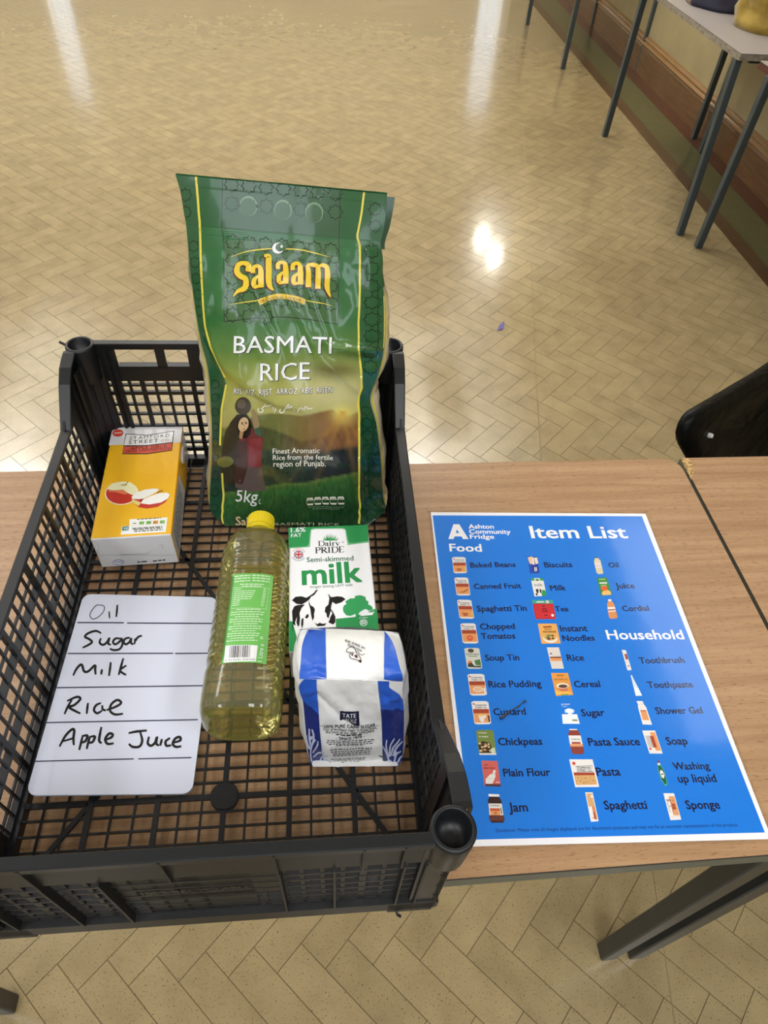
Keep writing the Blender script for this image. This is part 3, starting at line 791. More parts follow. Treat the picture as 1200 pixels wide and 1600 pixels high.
# base of the carton faces the viewer
jb = Flat([(141, 844), (267.5, 843), (278.5, 884), (158, 888)], (JW, JH), lambda x, y, off: (x, -off, JH-y))
p = Print(jb)
p.ribbon(zp((90, 1250), (160, 1300), (140, 1395)), 0.8, ink(180, 180, 186), 1); p.ribbon(zp((140, 1395), (700, 1420), (915, 1425)), 0.9, ink(184, 184, 190), 1)
p.ribbon(zp((370, 1385), (385, 1400), (660, 1402), (670, 1380)), 0.7, ink(150, 150, 158), 2)
p.ribbon(zp((760, 1330), (800, 1325), (790, 1360)), 0.6, ink(170, 170, 176), 2)
p.ellipse(Z(354, 1474), 9.2, 4.2, ink(50, 90, 170), 1, 24); p.ellipse(Z(354, 1474), 8.2, 3.4, ink(224, 226, 232), 2, 24)
p.text('SIG', Z(392, 1460), Z(318, 1462), ink(50, 80, 150), 3, bold=0.01)
p.greek(Z(545, 1485), Z(640, 1480), 1.6, BLACK, 1, 8); p.greek(Z(700, 1480), Z(820, 1472), 1.6, BLACK, 1, 9)
p.build('base_print', m_carton, juice)
jr = Flat([(0, 0), (100, 0), (100, 30), (0, 30)], (JL, JH), lambda x, y, off: (JW+off, x, JH-y))
p = Print(jr)
p.poly([(0, 0), (100, 0), (100, 3), (0, 3)], YEL, 0); p.poly([(0, 0), (2.5, 0), (2.5, 30), (0, 30)], YEL, 0); p.poly([(55, 3), (100, 3), (84, 3), (84, 30), (62, 30)], YEL, 0)
for k in range(8): p.greek((6, 7+k*2.6), (50, 7+k*2.6), 1.1, ink(90, 96, 104), 1, 30+k)
p.build('side_print', m_carton, juice)
mb = MB(); mb.lathe([(0.009, 0), (0.009, 0.003), (0.004, 0.0036)], 20, (0, 0, 0), ink(226, 226, 226))
o = mb.build('foil_flap', m_foil, juice); o.location = (JW+0.0002, 0.150, 0.036); o.rotation_euler = (0, math.radians(90), 0); o.scale = (0.9, 1.5, 0.5)

# ================================================================== MILK CARTON
MW, ML, MH = 0.0925, 0.1655, 0.0545
GRN = ink(44, 150, 84); WPK = ink(250, 250, 254)
milk = carton('milk_carton', 'white and green milk carton lying flat, partly under the sugar bag', 'carton', 0.0612, -0.0635, 1.1, MW, ML, MH,
              (WPK, ink(176, 178, 182), ink(220, 220, 222), GRN, GRN))
ms = Flat([(452, 824), (575, 820), (593.5, 1011), (451.5, 1019)], (MW, ML), lambda x, y, off: (x, ML-y, MH+off))
Z = lambda x, y: (440+x/6.4, 810+y/6.4)
p = Print(ms)
p.poly(zp((70, 92), (866, 64), (874, 240), (660, 266), (640, 110), (300, 112), (285, 285), (72, 300)), ink(120, 190, 140), 0)
p.poly(zp((70, 92), (866, 64), (872, 226), (720, 246), (690, 246), (672, 232), (650, 125), (632, 98), (610, 94), (320, 98), (292, 110), (282, 150), (276, 250), (262, 272), (240, 280), (72, 288)), GRN, 1)
p.poly(zp((300, 130), (318, 112), (340, 106), (612, 104), (632, 118), (640, 140), (664, 262), (285, 285)), WPK, 2)
p.text('1.6%', Z(96, 140), Z(242, 132), WHITE, 3, bold=0.03); p.text('FAT', Z(98, 190), Z(204, 182), WHITE, 3, bold=0.03)
rng = random.Random(5)
for k in range(15):                              # tuft of grass
    x = 430+k*8.5; tip = (410+k*12+rng.uniform(-6, 6), 215-60*math.sin(math.pi*(k+1)/16)-rng.uniform(0, 14))
    p.poly(zp((x-8, 222), (x+5, 222), tip), rng.choice((GRN, ink(30, 110, 60), ink(90, 180, 100))), 3)
# serif lettering drawn stroke by stroke
def serif(word, x0, y0, x1, y1, cap, col):
    """word between two baseline points; letters from thick stems, thin hairlines and serifs"""
    G = {'P': (0.62, [('v', .16, 0, 1), ('b', .16, .50, 1.0, .46)]), 'R': (0.74, [('v', .16, 0, 1), ('b', .16, .50, 1.0, .44), ('d', .30, .50, .74, 0)]),
         'I': (0.36, [('v', .18, 0, 1)]), 'D': (0.80, [('v', .16, 0, 1), ('b', .16, 0, 1.0, .64)]), 'E': (0.64, [('v', .16, 0, 1), ('h', .16, .60, 1.0), ('h', .16, .60, 0), ('h', .16, .5, .5), ('t', .60, .8, 1), ('t', .60, 0, .2)]),
         'a': (0.50, [('vs', .36, 0, .62), ('o', .04, 0, .38), ('ar', .06, .40, .36)]), 'i': (0.28, [('vs', .14, 0, .64), ('dot', .14, .84)]), 'r': (0.42, [('vs', .14, 0, .64), ('ear', .14, .42)]),
         'y': (0.56, [('d', .06, .64, .28, 0), ('dl', .50, .64, .16, -.30), ('sf', .06, .64), ('sf', .48, .64)])}
    tot = sum(G[c][0]+0.06 for c in word); a = np.array((x0, y0), float); d = (np.array((x1, y1), float)-a); L = np.linalg.norm(d); ex = d/L; ey = np.array((ex[1], -ex[0]))
    if ey[1] > 0: ey = -ey
    kx = L/tot; pen = 0.0
    def pt(x, y): q = a+ex*(pen+x)*kx+ey*y*cap; return (q[0], q[1])
    st, hl = 0.15*kx, 0.05*kx
    for c in word:
        wdt, ops = G[c]
        for op in ops:
            k = op[0]
            if k in ('v', 'vs'):
                x, y_0, y_1 = op[1:]; p.ribbon([pt(x, y_0), pt(x, y_1)], st, col, 3)
                p.ribbon([pt(x-.15, y_0+.015), pt(x+.15, y_0+.015)], 0.045*cap, col, 3)
                if k == 'v': p.ribbon([pt(x-.15, y_1-.015), pt(x+.15, y_1-.015)], 0.045*cap, col, 3)
                else: p.ribbon([pt(x-.13, y_1-.06), pt(x, y_1-.01)], 0.06*cap, col, 3)
            elif k == 'b':
                x, ya, yb, r_ = op[1:]; cy_ = (ya+yb)/2; hh = (yb-ya)/2
                pts = [pt(x, yb-.02)]+[pt(x+r_*0.45+r_*0.55*math.sin(t), cy_+(hh-.02)*math.cos(t)) for t in np.linspace(0, math.pi, 9)]+[pt(x, ya+.02)]
                tp = [hl]+[hl+(st-hl)*math.sin(t)**2 for t in np.linspace(0, math.pi, 9)]+[hl]; p.ribbon(pts, st, col, 3, taper=tp)
            elif k == 'd': p.ribbon([pt(op[1], op[2]), pt(op[3], op[4])], st*0.9, col, 3)
            elif k == 'dl': p.ribbon([pt(op[1], op[2]), pt(op[3], op[4])], hl*1.2, col, 3)
            elif k == 'h': p.ribbon([pt(op[1], op[3]), pt(op[2], op[3])], 0.05*cap, col, 3)
            elif k == 't': p.ribbon([pt(op[1], op[2]), pt(op[1], op[3])], hl, col, 3)
            elif k == 'sf': p.ribbon([pt(op[1]-.11, op[2]), pt(op[1]+.11, op[2])], 0.045*cap, col, 3)
            elif k == 'o':
                x, ya, yb = op[1:]; pts = [pt(x+.16+.16*math.cos(t), ya+.19+.19*math.sin(t)) for t in np.linspace(0.6, 5.7, 10)]; p.ribbon(pts, hl*1.6, col, 3)
            elif k == 'ar': p.ribbon([pt(op[1], .46), pt(op[1]+.08, .60), pt(op[1]+.22, .62), pt(op[3], .50)], hl*1.4, col, 3)
            elif k == 'ear': p.ribbon([pt(op[1], .45), pt(op[1]+.10, .60), pt(op[1]+.24, .58)], hl*1.8, col, 3)
            elif k == 'dot': q = pt(op[1], op[2]); p.ellipse(q, st*0.6, st*0.6, col, 3, 8)
        pen += wdt+0.06
serif('Dairy', *Z(368, 278), *Z(592, 270), 8.0, BLACK); serif('PRIDE', *Z(338, 350), *Z(632, 338), 9.2, BLACK)
p.ellipse(Z(616, 238), 1.5, 1.5, BLACK, 3, 12); p.ellipse(Z(616, 238), 1.1, 1.1, WPK, 4, 12)
p.ellipse(Z(172, 362), 7.4, 6.8, ink(30, 48, 110), 3, 24)                        # union flag roundel
for a in ((-.62, -.62), (.62, -.62)):
    c0 = Z(172, 362); p.ribbon([(c0[0]+a[0]*7.4*1.1, c0[1]+a[1]*6.8*1.1), (c0[0]-a[0]*7.4*1.1, c0[1]-a[1]*6.8*1.1)], 2.2, WHITE, 4); p.ribbon([(c0[0]+a[0]*7.4*1.1, c0[1]+a[1]*6.8*1.1), (c0[0]-a[0]*7.4*1.1, c0[1]-a[1]*6.8*1.1)], 0.8, RED, 5)
p.ribbon([(c0[0]-7.3, c0[1]), (c0[0]+7.3, c0[1])], 3.6, WHITE, 6); p.ribbon([(c0[0], c0[1]-6.7), (c0[0], c0[1]+6.7)], 3.6, WHITE, 6)
p.ribbon([(c0[0]-7.3, c0[1]), (c0[0]+7.3, c0[1])], 2.0, ink(200, 36, 48), 7); p.ribbon([(c0[0], c0[1]-6.7), (c0[0], c0[1]+6.7)], 2.0, ink(200, 36, 48), 7)
for k in range(22):
    t = 2*math.pi*k/22
    if k in (10, 11, 12, 21, 0, 1): continue
    q = (c0[0]+10.2*math.cos(t), c0[1]+9.4*math.sin(t)); p.ribbon([q, (q[0]-1.1*math.sin(t), q[1]+1.1*math.cos(t))], 1.7, RED if 11 < k else ink(40, 60, 110), 3)
DKG = ink(30, 100, 62)
p.text('Semi-skimmed', Z(254, 438), Z(722, 420), DKG, 3, bold=0.012, cap=7.5)
p.text('milk', Z(214, 664), Z(804, 632), ink(44, 150, 84), 3, bold=0.035, cap=32)
p.text('longer lasting UHT milk', Z(288, 698), Z(716, 676), ink(70, 120, 90), 3)
# meadow, tree and cow
p.poly(zp((72, 1030), (110, 1030), (150, 1180), (165, 1330), (72, 1335)), GRN, 2)
p.poly(zp((545, 1005), (740, 985), (745, 960), (800, 965), (935, 905), (955, 900), (985, 1290), (545, 1300)), GRN, 2)
p.poly(zp((785, 975), (840, 940), (905, 940), (930, 925), (910, 965), (800, 976)), WPK, 3)
p.poly(zp((615, 900), (625, 870), (650, 860), (640, 830), (690, 800), (730, 800), (740, 775), (790, 768), (840, 785), (848, 820), (870, 830), (868, 860), (905, 880), (915, 910), (880, 925), (840, 905), (800, 925), (775, 945), (770, 975), (742, 985), (742, 955), (690, 975), (650, 970), (620, 935)), ink(50, 160, 92), 3)
C_ = BLACK
p.poly(zp((104, 820), (140, 785), (200, 780), (250, 795), (290, 770), (325, 745), (345, 718), (366, 712), (345, 745), (330, 765), (295, 785), (280, 812), (250, 835), (205, 862), (150, 856)), C_, 3)
p.poly(zp((272, 820), (290, 870), (320, 885), (335, 910), (325, 960), (328, 990), (310, 1025), (298, 975), (290, 915), (275, 860)), C_, 3)
p.poly(zp((466, 752), (498, 790), (560, 780), (610, 785), (642, 808), (600, 840), (545, 858), (510, 835), (500, 870), (495, 905), (520, 940), (540, 985), (540, 1040), (515, 1062), (470, 1040), (480, 1010), (455, 985), (450, 950), (433, 935), (440, 890), (470, 862), (480, 800)), C_, 3)
p.poly(zp((495, 925), (510, 950), (490, 985), (478, 1030), (472, 1000)), WPK, 4)
p.poly(zp((128, 880), (160, 868), (235, 862), (200, 900), (180, 950), (185, 1000), (178, 1070), (165, 1085), (150, 1045), (155, 985), (135, 1040), (140, 1075), (118, 1060), (110, 1110), (124, 1145), (104, 1110), (112, 1040), (105, 930)), C_, 3)
p.poly(zp((236, 992), (250, 965), (270, 958), (272, 985), (250, 1005)), C_, 3); p.poly(zp((200, 1010), (220, 995), (218, 1060), (205, 1105), (196, 1060)), C_, 3)
p.poly(zp((330, 1045), (360, 1060), (380, 1045), (412, 1055), (452, 1050), (430, 1075), (360, 1080)), C_, 3)
p.text('per 200ml', Z(778, 1000), Z(862, 996), WPK, 4, bold=0.01); p.ellipse(Z(822, 1042), 6, 5.6, WPK, 3, 20); p.ellipse(Z(822, 1042), 5.2, 4.8, GRN, 4, 20)
for k in range(3): p.greek(Z(796, 1032+k*14), Z(850, 1030+k*14), 1.3, WPK, 5, k)
p.build('front_print', m_carton, milk)
mb = MB()
mb.poly([(0.004, -0.0004, 0.006), (MW-0.004, -0.0004, 0.006), (MW-0.018, -0.0012, MH*0.5), (0.018, -0.0012, MH*0.5)], ink(196, 198, 202))
mb.poly([(0.018, -0.0012, MH*0.5), (MW-0.018, -0.0012, MH*0.5), (MW-0.004, -0.0004, MH-0.004), (0.004, -0.0004, MH-0.004)], ink(208, 210, 214))
mb.build('folded_base', m_carton, milk)
RICE_P = [[(-32.9, 247.1, 407.6), (-8.9, 246.8, 406.1), (15.3, 246.4, 404.7), (39.8, 246.1, 403.2), (64.5, 245.7, 401.7), (89.5, 245.4, 400.1), (114.6, 244.9, 398.6), (140, 244.5, 397.1), (165.7, 244.3, 395.5)],
 [(-30.2, 243.8, 393.2), (-6.5, 243, 391.8), (17.3, 242.4, 390.3), (41.4, 241.9, 388.8), (65.6, 241.3, 387.3), (90.1, 240.9, 385.7), (114.8, 240.5, 384), (139.8, 240.3, 382.3), (165, 240.7, 380.3)],
 [(-29.5, 239.9, 376.7), (-5.9, 238.5, 375.8), (17.7, 237.7, 374.7), (41.5, 237.1, 373.4), (65.5, 236.6, 372), (89.7, 236.2, 370.6), (114.1, 236, 369.1), (138.7, 236.1, 367.4), (163.7, 237.2, 365.2)],
 [(-28.8, 236.9, 363.8), (-5.5, 234.9, 363.1), (17.7, 233.9, 361.9), (41.1, 233.1, 360.6), (64.6, 232.6, 359.2), (88.3, 232.2, 357.7), (112.2, 232.1, 356), (136.4, 232.4, 354.1), (161, 234, 351.5)],
 [(-29.4, 232.5, 345.2), (-5.6, 229.8, 345.4), (18, 228.6, 345), (41.6, 227.8, 344.3), (65.4, 227.3, 343.4), (89.3, 227.1, 342.3), (113.5, 227.3, 341.1), (137.9, 228, 339.5), (162.8, 230.6, 337)],
 [(-30.2, 227.6, 324.1), (-6.1, 223.7, 325.5), (17.6, 222.2, 325.7), (41.4, 221.3, 325.5), (65.2, 220.8, 325), (89.2, 220.8, 324.2), (113.3, 221.3, 323.2), (137.8, 222.6, 321.8), (162.7, 226.4, 318.9)],
 [(-30.2, 221.8, 299.1), (-5.4, 216.6, 302.2), (18.9, 214.7, 303.4), (43, 213.8, 304.1), (67.2, 213.5, 304.3), (91.5, 213.8, 304.2), (115.9, 214.8, 303.7), (140.7, 216.7, 302.6), (166.1, 221.9, 299.6)],
 [(-29.7, 216, 272.7), (-4.3, 208.7, 277.3), (20.1, 206.1, 278.9), (44.3, 204.8, 279.6), (68.4, 204.3, 279.8), (92.8, 204.7, 279.4), (117.3, 206, 278.5), (142.1, 208.5, 276.7), (167.8, 215.8, 271.9)],
 [(-28.4, 211.2, 250.8), (-2.9, 201.9, 255.9), (21.2, 198.4, 257.2), (45.2, 196.4, 257.3), (69.2, 195.6, 256.7), (93.3, 195.7, 255.4), (117.6, 197, 253.3), (142.4, 200, 249.9), (168.2, 209.3, 242.2)],
 [(-25.5, 206.5, 229.5), (-0.9, 196, 235), (22.3, 191.8, 236), (45.3, 189.4, 235.7), (68.3, 188.3, 234.5), (91.3, 188.4, 232.3), (114.7, 189.9, 229.1), (138.5, 193.2, 224.5), (163.5, 203.2, 214.8)],
 [(-24.6, 201.6, 207.4), (-0.7, 190.4, 214.3), (21.7, 186.1, 216), (43.7, 183.6, 216.2), (65.7, 182.6, 215.3), (87.8, 182.8, 213.5), (110.2, 184.5, 210.5), (132.9, 188.2, 205.9), (156.8, 199.1, 195.5)],
 [(-26.3, 196.1, 180.4), (-2.1, 184.4, 189.7), (20.4, 179.9, 193.1), (42.6, 177.6, 194.7), (64.5, 176.9, 195.1), (86.5, 177.5, 194.3), (108.7, 179.8, 192.3), (131.3, 184.1, 188.5), (155.1, 195.7, 178.7)],
 [(-28.4, 189.9, 149.5), (-2.9, 177.9, 160.2), (20.9, 173.4, 164.2), (44.1, 171.1, 166.3), (67.2, 170.4, 167.1), (90.4, 171.2, 166.6), (113.8, 173.5, 164.7), (137.6, 178.1, 160.9), (162.6, 190.1, 150.5)],
 [(-33.7, 180.4, 102.2), (-6.6, 167.8, 114), (18.6, 163.1, 118.2), (43.4, 160.6, 120.2), (67.9, 159.7, 120.6), (92.6, 160.4, 119.5), (117.5, 162.8, 116.9), (142.9, 167.4, 111.9), (169.8, 180, 99.3)],
 [(-43.4, 178.8, 45.8), (-14, 164.7, 60.1), (13.1, 159.2, 65.4), (39.5, 156.3, 67.8), (65.8, 155.4, 68.2), (92.1, 156.3, 66.6), (118.8, 159.2, 62.9), (146.1, 164.7, 56.4), (175.1, 178.7, 40.8)],
 [(-43.2, 166, 26.2), (-15, 159.8, 32.9), (12.3, 157.4, 35.3), (39.4, 156.1, 36.4), (66.4, 155.8, 36.5), (93.6, 156.2, 35.8), (121.1, 157.4, 34.1), (148.9, 159.8, 31.1), (177.6, 166, 23.9)],
 [(-26.1, 152.9, 13.5), (-3.6, 152.5, 13.5), (18.9, 152, 13.5), (41.6, 151.5, 13.5), (64.3, 151.1, 13.5), (87.2, 150.6, 13.5), (110.1, 150.1, 13.5), (133.1, 149.7, 13.5), (156.2, 149.2, 13.5)]]
RICE_A = [[274, 273, 605, 303], [282, 300, 603, 330], [287, 330, 600, 356], [291, 353, 595, 379], [294, 385, 597, 403], [297, 420, 596, 432], [302, 460, 600, 462], [308, 500, 601, 503], [314, 532, 600, 545], [322, 562, 592, 582], [327, 592, 582, 607], [329, 627, 579, 628], [331, 665, 588, 662], [331, 720, 595, 720], [328, 772, 598, 772], [330, 800, 601, 797], [352, 822, 576, 821]]
SUGF_P = [[(75.6, -133.9, 146.1), (86.8, -137.7, 151.7), (97.8, -139, 152.6), (108.9, -139.7, 152.5), (119.9, -140, 151.7), (131.1, -140, 150.2), (142.4, -139.7, 148), (153.9, -138.7, 144.7), (166.1, -135.3, 136.7)],
 [(74.3, -136.6, 128), (85.8, -140.4, 133.8), (97.1, -141.7, 134.7), (108.3, -142.4, 134.6), (119.6, -142.7, 133.7), (131, -142.8, 132.1), (142.5, -142.4, 129.8), (154.2, -141.5, 126.3), (166.7, -138.1, 118)],
 [(76.4, -139.7, 107), (87.9, -143.5, 112.9), (99.2, -144.8, 113.7), (110.5, -145.6, 113.4), (121.8, -146, 112.3), (133.3, -146, 110.5), (144.8, -145.7, 108), (156.7, -144.8, 104.2), (169.2, -141.5, 95.4)],
 [(77.1, -144.2, 77), (88.8, -148, 83.1), (100.2, -149.3, 83.9), (111.6, -150, 83.6), (123.1, -150.4, 82.4), (134.7, -150.5, 80.5), (146.4, -150.2, 77.7), (158.4, -149.4, 73.7), (171.2, -146.1, 64.3)],
 [(78.3, -149.9, 39.5), (90, -153.5, 46.2), (101.5, -154.8, 47.3), (113, -155.5, 47.1), (124.5, -155.9, 46.1), (136.1, -155.9, 44.3), (147.9, -155.6, 41.6), (159.9, -154.8, 37.6), (172.8, -151.6, 27.9)],
 [(80.7, -155.3, 13.5), (91.9, -155.9, 13.5), (103.2, -156.5, 13.7), (114.5, -157, 13.5), (125.8, -157.6, 13.5), (137.1, -158.2, 13.5), (148.4, -158.7, 13.5), (159.8, -159.3, 13.5), (171.2, -159.9, 13.5)],
 [(84.4, -160.6, 13.5), (94.6, -161, 13.5), (104.8, -161.5, 13.5), (115, -161.9, 13.5), (125.2, -162.3, 13.5), (135.5, -162.8, 13.5), (145.7, -163.2, 13.5), (156, -163.7, 13.5), (166.3, -164.1, 13.5)]]
SUGF_A = [[468, 1058, 630, 1062], [467, 1078, 629, 1082], [472, 1100, 631, 1105], [475, 1130, 631, 1135], [479, 1165, 630, 1168], [484, 1190, 627, 1190], [490, 1198, 620, 1197]]
SUGT_P = [[(75.6, -135.2, 145.1), (86.7, -139, 150.8), (97.7, -140.3, 151.8), (108.6, -141, 151.7), (119.6, -141.4, 150.8), (130.7, -141.4, 149.4), (141.9, -141, 147.1), (153.4, -140.1, 143.8), (165.5, -136.6, 135.7)],
 [(75.6, -131.3, 148), (86.7, -133.5, 150.6), (97.8, -134.7, 151.5), (108.8, -135.7, 151.9), (119.8, -136.6, 152), (130.8, -137.3, 151.9), (141.9, -137.8, 151.5), (153.1, -138.2, 150.6), (164.5, -137.6, 148)],
 [(76.8, -123.1, 152), (87.5, -125.4, 154.6), (98.1, -126.7, 155.5), (108.6, -127.7, 155.9), (119.2, -128.6, 156), (129.8, -129.4, 155.9), (140.4, -130, 155.5), (151.2, -130.4, 154.6), (162.1, -129.8, 152)],
 [(77.7, -106.1, 150), (88, -108.3, 152.6), (98.2, -109.5, 153.5), (108.3, -110.3, 153.9), (118.5, -111.1, 154), (128.7, -111.7, 153.9), (139, -112.1, 153.5), (149.3, -112.3, 152.6), (159.9, -111.4, 150)],
 [(80.9, -90.7, 145), (90.4, -93.1, 147.6), (99.8, -94.4, 148.5), (109.2, -95.5, 148.9), (118.6, -96.3, 149), (128, -97, 148.9), (137.4, -97.6, 148.5), (146.9, -97.9, 147.6), (156.7, -97.1, 145)],
 [(84.7, -79.7, 138), (93.2, -82.2, 140.6), (101.6, -83.4, 141.5), (110.1, -84.4, 141.9), (118.5, -85.3, 142), (126.9, -85.9, 141.9), (135.4, -86.4, 141.5), (143.9, -86.7, 140.6), (152.6, -85.8, 138)]]
SUGT_A = [[468, 1061, 629, 1065], [468, 1052, 629, 1056], [470, 1035, 624, 1040], [472, 1010, 617, 1013], [478, 991, 609, 996], [485, 981, 600, 986]]
# ================================================================== OIL BOTTLE
def see_through(name, glass, f):
    """thin clear plastic: mostly straight-through with the liquid's tint, partly refracting"""
    m, nt, b = mat(name, rough=0.02, trans=1.0, ior=1.3)
    at = nd(nt, 'ShaderNodeAttribute'); at.attribute_name = 'ink'
    tr = nd(nt, 'ShaderNodeBsdfTransparent'); mx = nd(nt, 'ShaderNodeMixShader'); mx.inputs[0].default_value = f
    nt.links.new(at.outputs['Color'], tr.inputs[0]); nt.links.new(at.outputs['Color'], b.inputs['Base Color'])
    gl = nd(nt, 'ShaderNodeBsdfGlossy'); gl.inputs['Roughness'].default_value = 0.05
    fr = nd(nt, 'ShaderNodeFresnel'); fr.inputs[0].default_value = 1.45; m2 = nd(nt, 'ShaderNodeMixShader')
    nt.links.new(tr.outputs[0], mx.inputs[1]); nt.links.new(b.outputs[0], mx.inputs[2])
    nt.links.new(fr.outputs[0], m2.inputs[0]); nt.links.new(mx.outputs[0], m2.inputs[1]); nt.links.new(gl.outputs[0], m2.inputs[2])
    df = nd(nt, 'ShaderNodeBsdfDiffuse'); m3 = nd(nt, 'ShaderNodeMixShader'); m3.inputs[0].default_value = 0.12   # ribbed plastic scatters a little
    hs_ = nd(nt, 'ShaderNodeMixRGB', blend_type='MULTIPLY'); hs_.inputs[0].default_value = 1.0; hs_.inputs[2].default_value = (0.62, 0.60, 0.42, 1)
    nt.links.new(at.outputs['Color'], hs_.inputs[1]); nt.links.new(hs_.outputs[0], df.inputs[0])
    nt.links.new(m2.outputs[0], m3.inputs[1]); nt.links.new(df.outputs[0], m3.inputs[2])
    nt.links.new(m3.outputs[0], nt.nodes['Material Output'].inputs[0])
    return m
m_oil = see_through('oil_in_clear_plastic', 1.3, 0.45)
OILC, CLEAR = (1.0, 0.95, 0.46, 1.0), (0.98, 0.97, 0.90, 1.0)
m_cap, nt, b = mat('yellow_cap_plastic', ink(238, 212, 40), 0.35)
m_label = print_mat('paper_label', 0.4, coat=0.2)
AX = 0.0392
bottle = thing('oil_bottle', 'clear ribbed bottle of golden oil with yellow cap lying in the crate', 'bottle', cr(0.0155, -0.135, FZ+AX+0.0004), TH-math.radians(1.7))
def b_rad(y):
    r = float(np.interp(y, [0, 0.0015, 0.005, 0.012, 0.022, 0.050, 0.056, 0.062, 0.19, 0.205, 0.220, 0.232, 0.240, 0.2445, 0.251],
                        [0.0290, 0.0330, 0.0362, 0.0382, 0.0388, 0.0388, 0.0372, 0.0384, 0.0384, 0.0380, 0.0345, 0.0255, 0.0165, 0.0138, 0.0138]))
    if 0.062 < y < 0.2: r += 0.00055*math.sin((y-0.062)/0.0112*2*math.pi)
    return r
def b_exp(y): return float(np.interp(y, [0, 0.06, 0.2, 0.23, 0.245], [3.2, 2.7, 2.6, 2.2, 2.0]))
def b_ring(y, n=72, inset=0.0):
    r = b_rad(y)-inset; e = b_exp(y); out = []
    for k in range(n):
        t = 2*math.pi*k/n; c, s = math.cos(t), math.sin(t)
        out.append((r*math.copysign(abs(c)**(2/e), c), y, r*math.copysign(abs(s)**(2/e), s)))
    return out
ys = sorted(set([0, 0.0015, 0.003, 0.005, 0.008, 0.012, 0.017, 0.022]+[0.026+0.004*k for k in range(9)]+[0.062+0.0014*k for k in range(99)]+[0.2+0.003*k for k in range(15)]+[0.2445, 0.251]))
mb = MB(); rows = [b_ring(y) for y in ys]
base = [[(x*f, dy, z*f) for x, _, z in rows[0]] for f, dy in ((0.12, 0.0075), (0.45, 0.0062), (0.62, 0.0035), (0.80, 0.0008), (0.92, -0.0002))]
mb.grid(base+rows, closed_u=True, col=OILC); mb.poly(base[0][::-1], OILC); mb.poly(rows[-1], OILC)
for k, f in enumerate(mb.f):                     # clear plastic where the air bubbles stand against the wall
    x, y, z = np.mean([mb.v[i] for i in f], 0)
    if (0.005 < y < 0.046+0.004*math.cos(x*80) and z > 0.016 and abs(x) < 0.030) or (0.166 < y < 0.216 and z > 0.020 and abs(x) < 0.021): mb.c[k] = CLEAR
o = fix_normals(mb.build('bottle_body', m_oil, bottle, smooth=True))
# cap with ribbed skirt
mb = MB(); rows = []
for y, r, rb in ((0.2485, 0.0150, 0), (0.2490, 0.0158, 1), (0.2640, 0.0156, 1), (0.2652, 0.0150, 0), (0.2656, 0.0138, 0)):
    rows.append([((r+(0.0005 if (rb and k % 2) else 0))*math.cos(2*math.pi*k/96), y, (r+(0.0005 if (rb and k % 2) else 0))*math.sin(2*math.pi*k/96)) for k in range(96)])
mb.grid(rows, closed_u=True); mb.poly(rows[0][::-1]); mb.poly(rows[-1])
cap = fix_normals(mb.build('cap', m_cap, bottle))
mb = MB(); rows = [[(r*math.cos(2*math.pi*k/48), y, r*math.sin(2*math.pi*k/48)) for k in range(48)] for y, r in ((0.2415, 0.0165), (0.2420, 0.0172), (0.2462, 0.0166), (0.2470, 0.0155))]
mb.grid(rows, closed_u=True); mb.poly(rows[0][::-1]); mb.poly(rows[-1]); mb.build('neck_ring', m_cap, bottle, smooth=False)
def lab(x, y, off):
    X = -0.0190+x; r = 0.0391; e = 2.65
    return (X, 0.154-y, (r**e-abs(X)**e)**(1/e)+off+0.0003)
LA = [(364.4, 900.5), (426.8, 900.5), (416, 1038), (345.6, 1037.5)]
ls = Flat(LA, (0.0430, 0.106), lab); ls.cell = 0.004
p = Print(ls, base=0.0, step=0.00009); LGN = ink(112, 188, 92)
p.poly(LA, LGN, 0)
Z = lambda x, y: (330+x/7.62, 810+y/7.62)
WL = ink(226, 240, 220)
for k, y in enumerate((720, 748, 780)):
    p.greek(Z(284, y+4), Z(470, y), 1.3, WL, 1, k); p.greek(Z(496, y), Z(700, y-2), 1.3, WL, 1, 10+k)
p.greek(Z(350, 820), Z(630, 818), 1.2, WL, 1, 20); p.greek(Z(375, 842), Z(600, 840), 1.2, WL, 1, 21)
p.ribbon([Z(275, 850), Z(690, 848), Z(655, 1095), Z(246, 1090)], 0.5, WL, 1, closed=True)
for k in range(9):
    y = 872+k*23; p.greek(Z(292-k*3.5, y+4), Z(292-k*3.5+(80 if k in (0, 6, 7, 8) else 250-k*8), y), 1.0, WL, 1, 30+k); p.greek(Z(625-k*4, y), Z(662-k*4.4, y), 1.0, WL, 1, 50+k)
for k in range(14):
    y = 1110+k*28; a = 250-k*5 if k % 3 else 310-k*6; c_ = 640-k*6 if k % 3 else 590-k*6; p.greek(Z(a, y+3), Z(c_, y), 1.1, WL, 1, 70+k)
Z8 = lambda x, y: (310+x/8, 1010+y/8)
p.poly([Z8(345, 0), Z8(745, 5), Z8(722, 205), Z8(322, 214)], ink(238, 238, 240), 1)
rng = random.Random(11); x = 400
for wd_ in [8, 4, 12, 6, 20, 26, 14, 8, 18, 5, 10, 4, 14, 6, 8, 20, 6, 10, 12, 4, 9]:
    if x > 690: break
    p.poly([Z8(x, 10), Z8(x+wd_*.55, 10), Z8(x+wd_*.55-12, 158), Z8(x-12, 158)], BLACK, 2); x += wd_*.55+rng.choice((4, 6, 9))
p.text('5 013635 606308', Z8(340, 194), Z8(712, 190), BLACK, 2, cap=2.0)
p.text('1 Litre e', Z8(795, 205), Z8(822, -20), WL, 2, bold=0.01)
p.text('K', Z(592, 1450), Z(622, 1448), WL, 2, bold=0.03)
p.build('label', m_label, bottle)

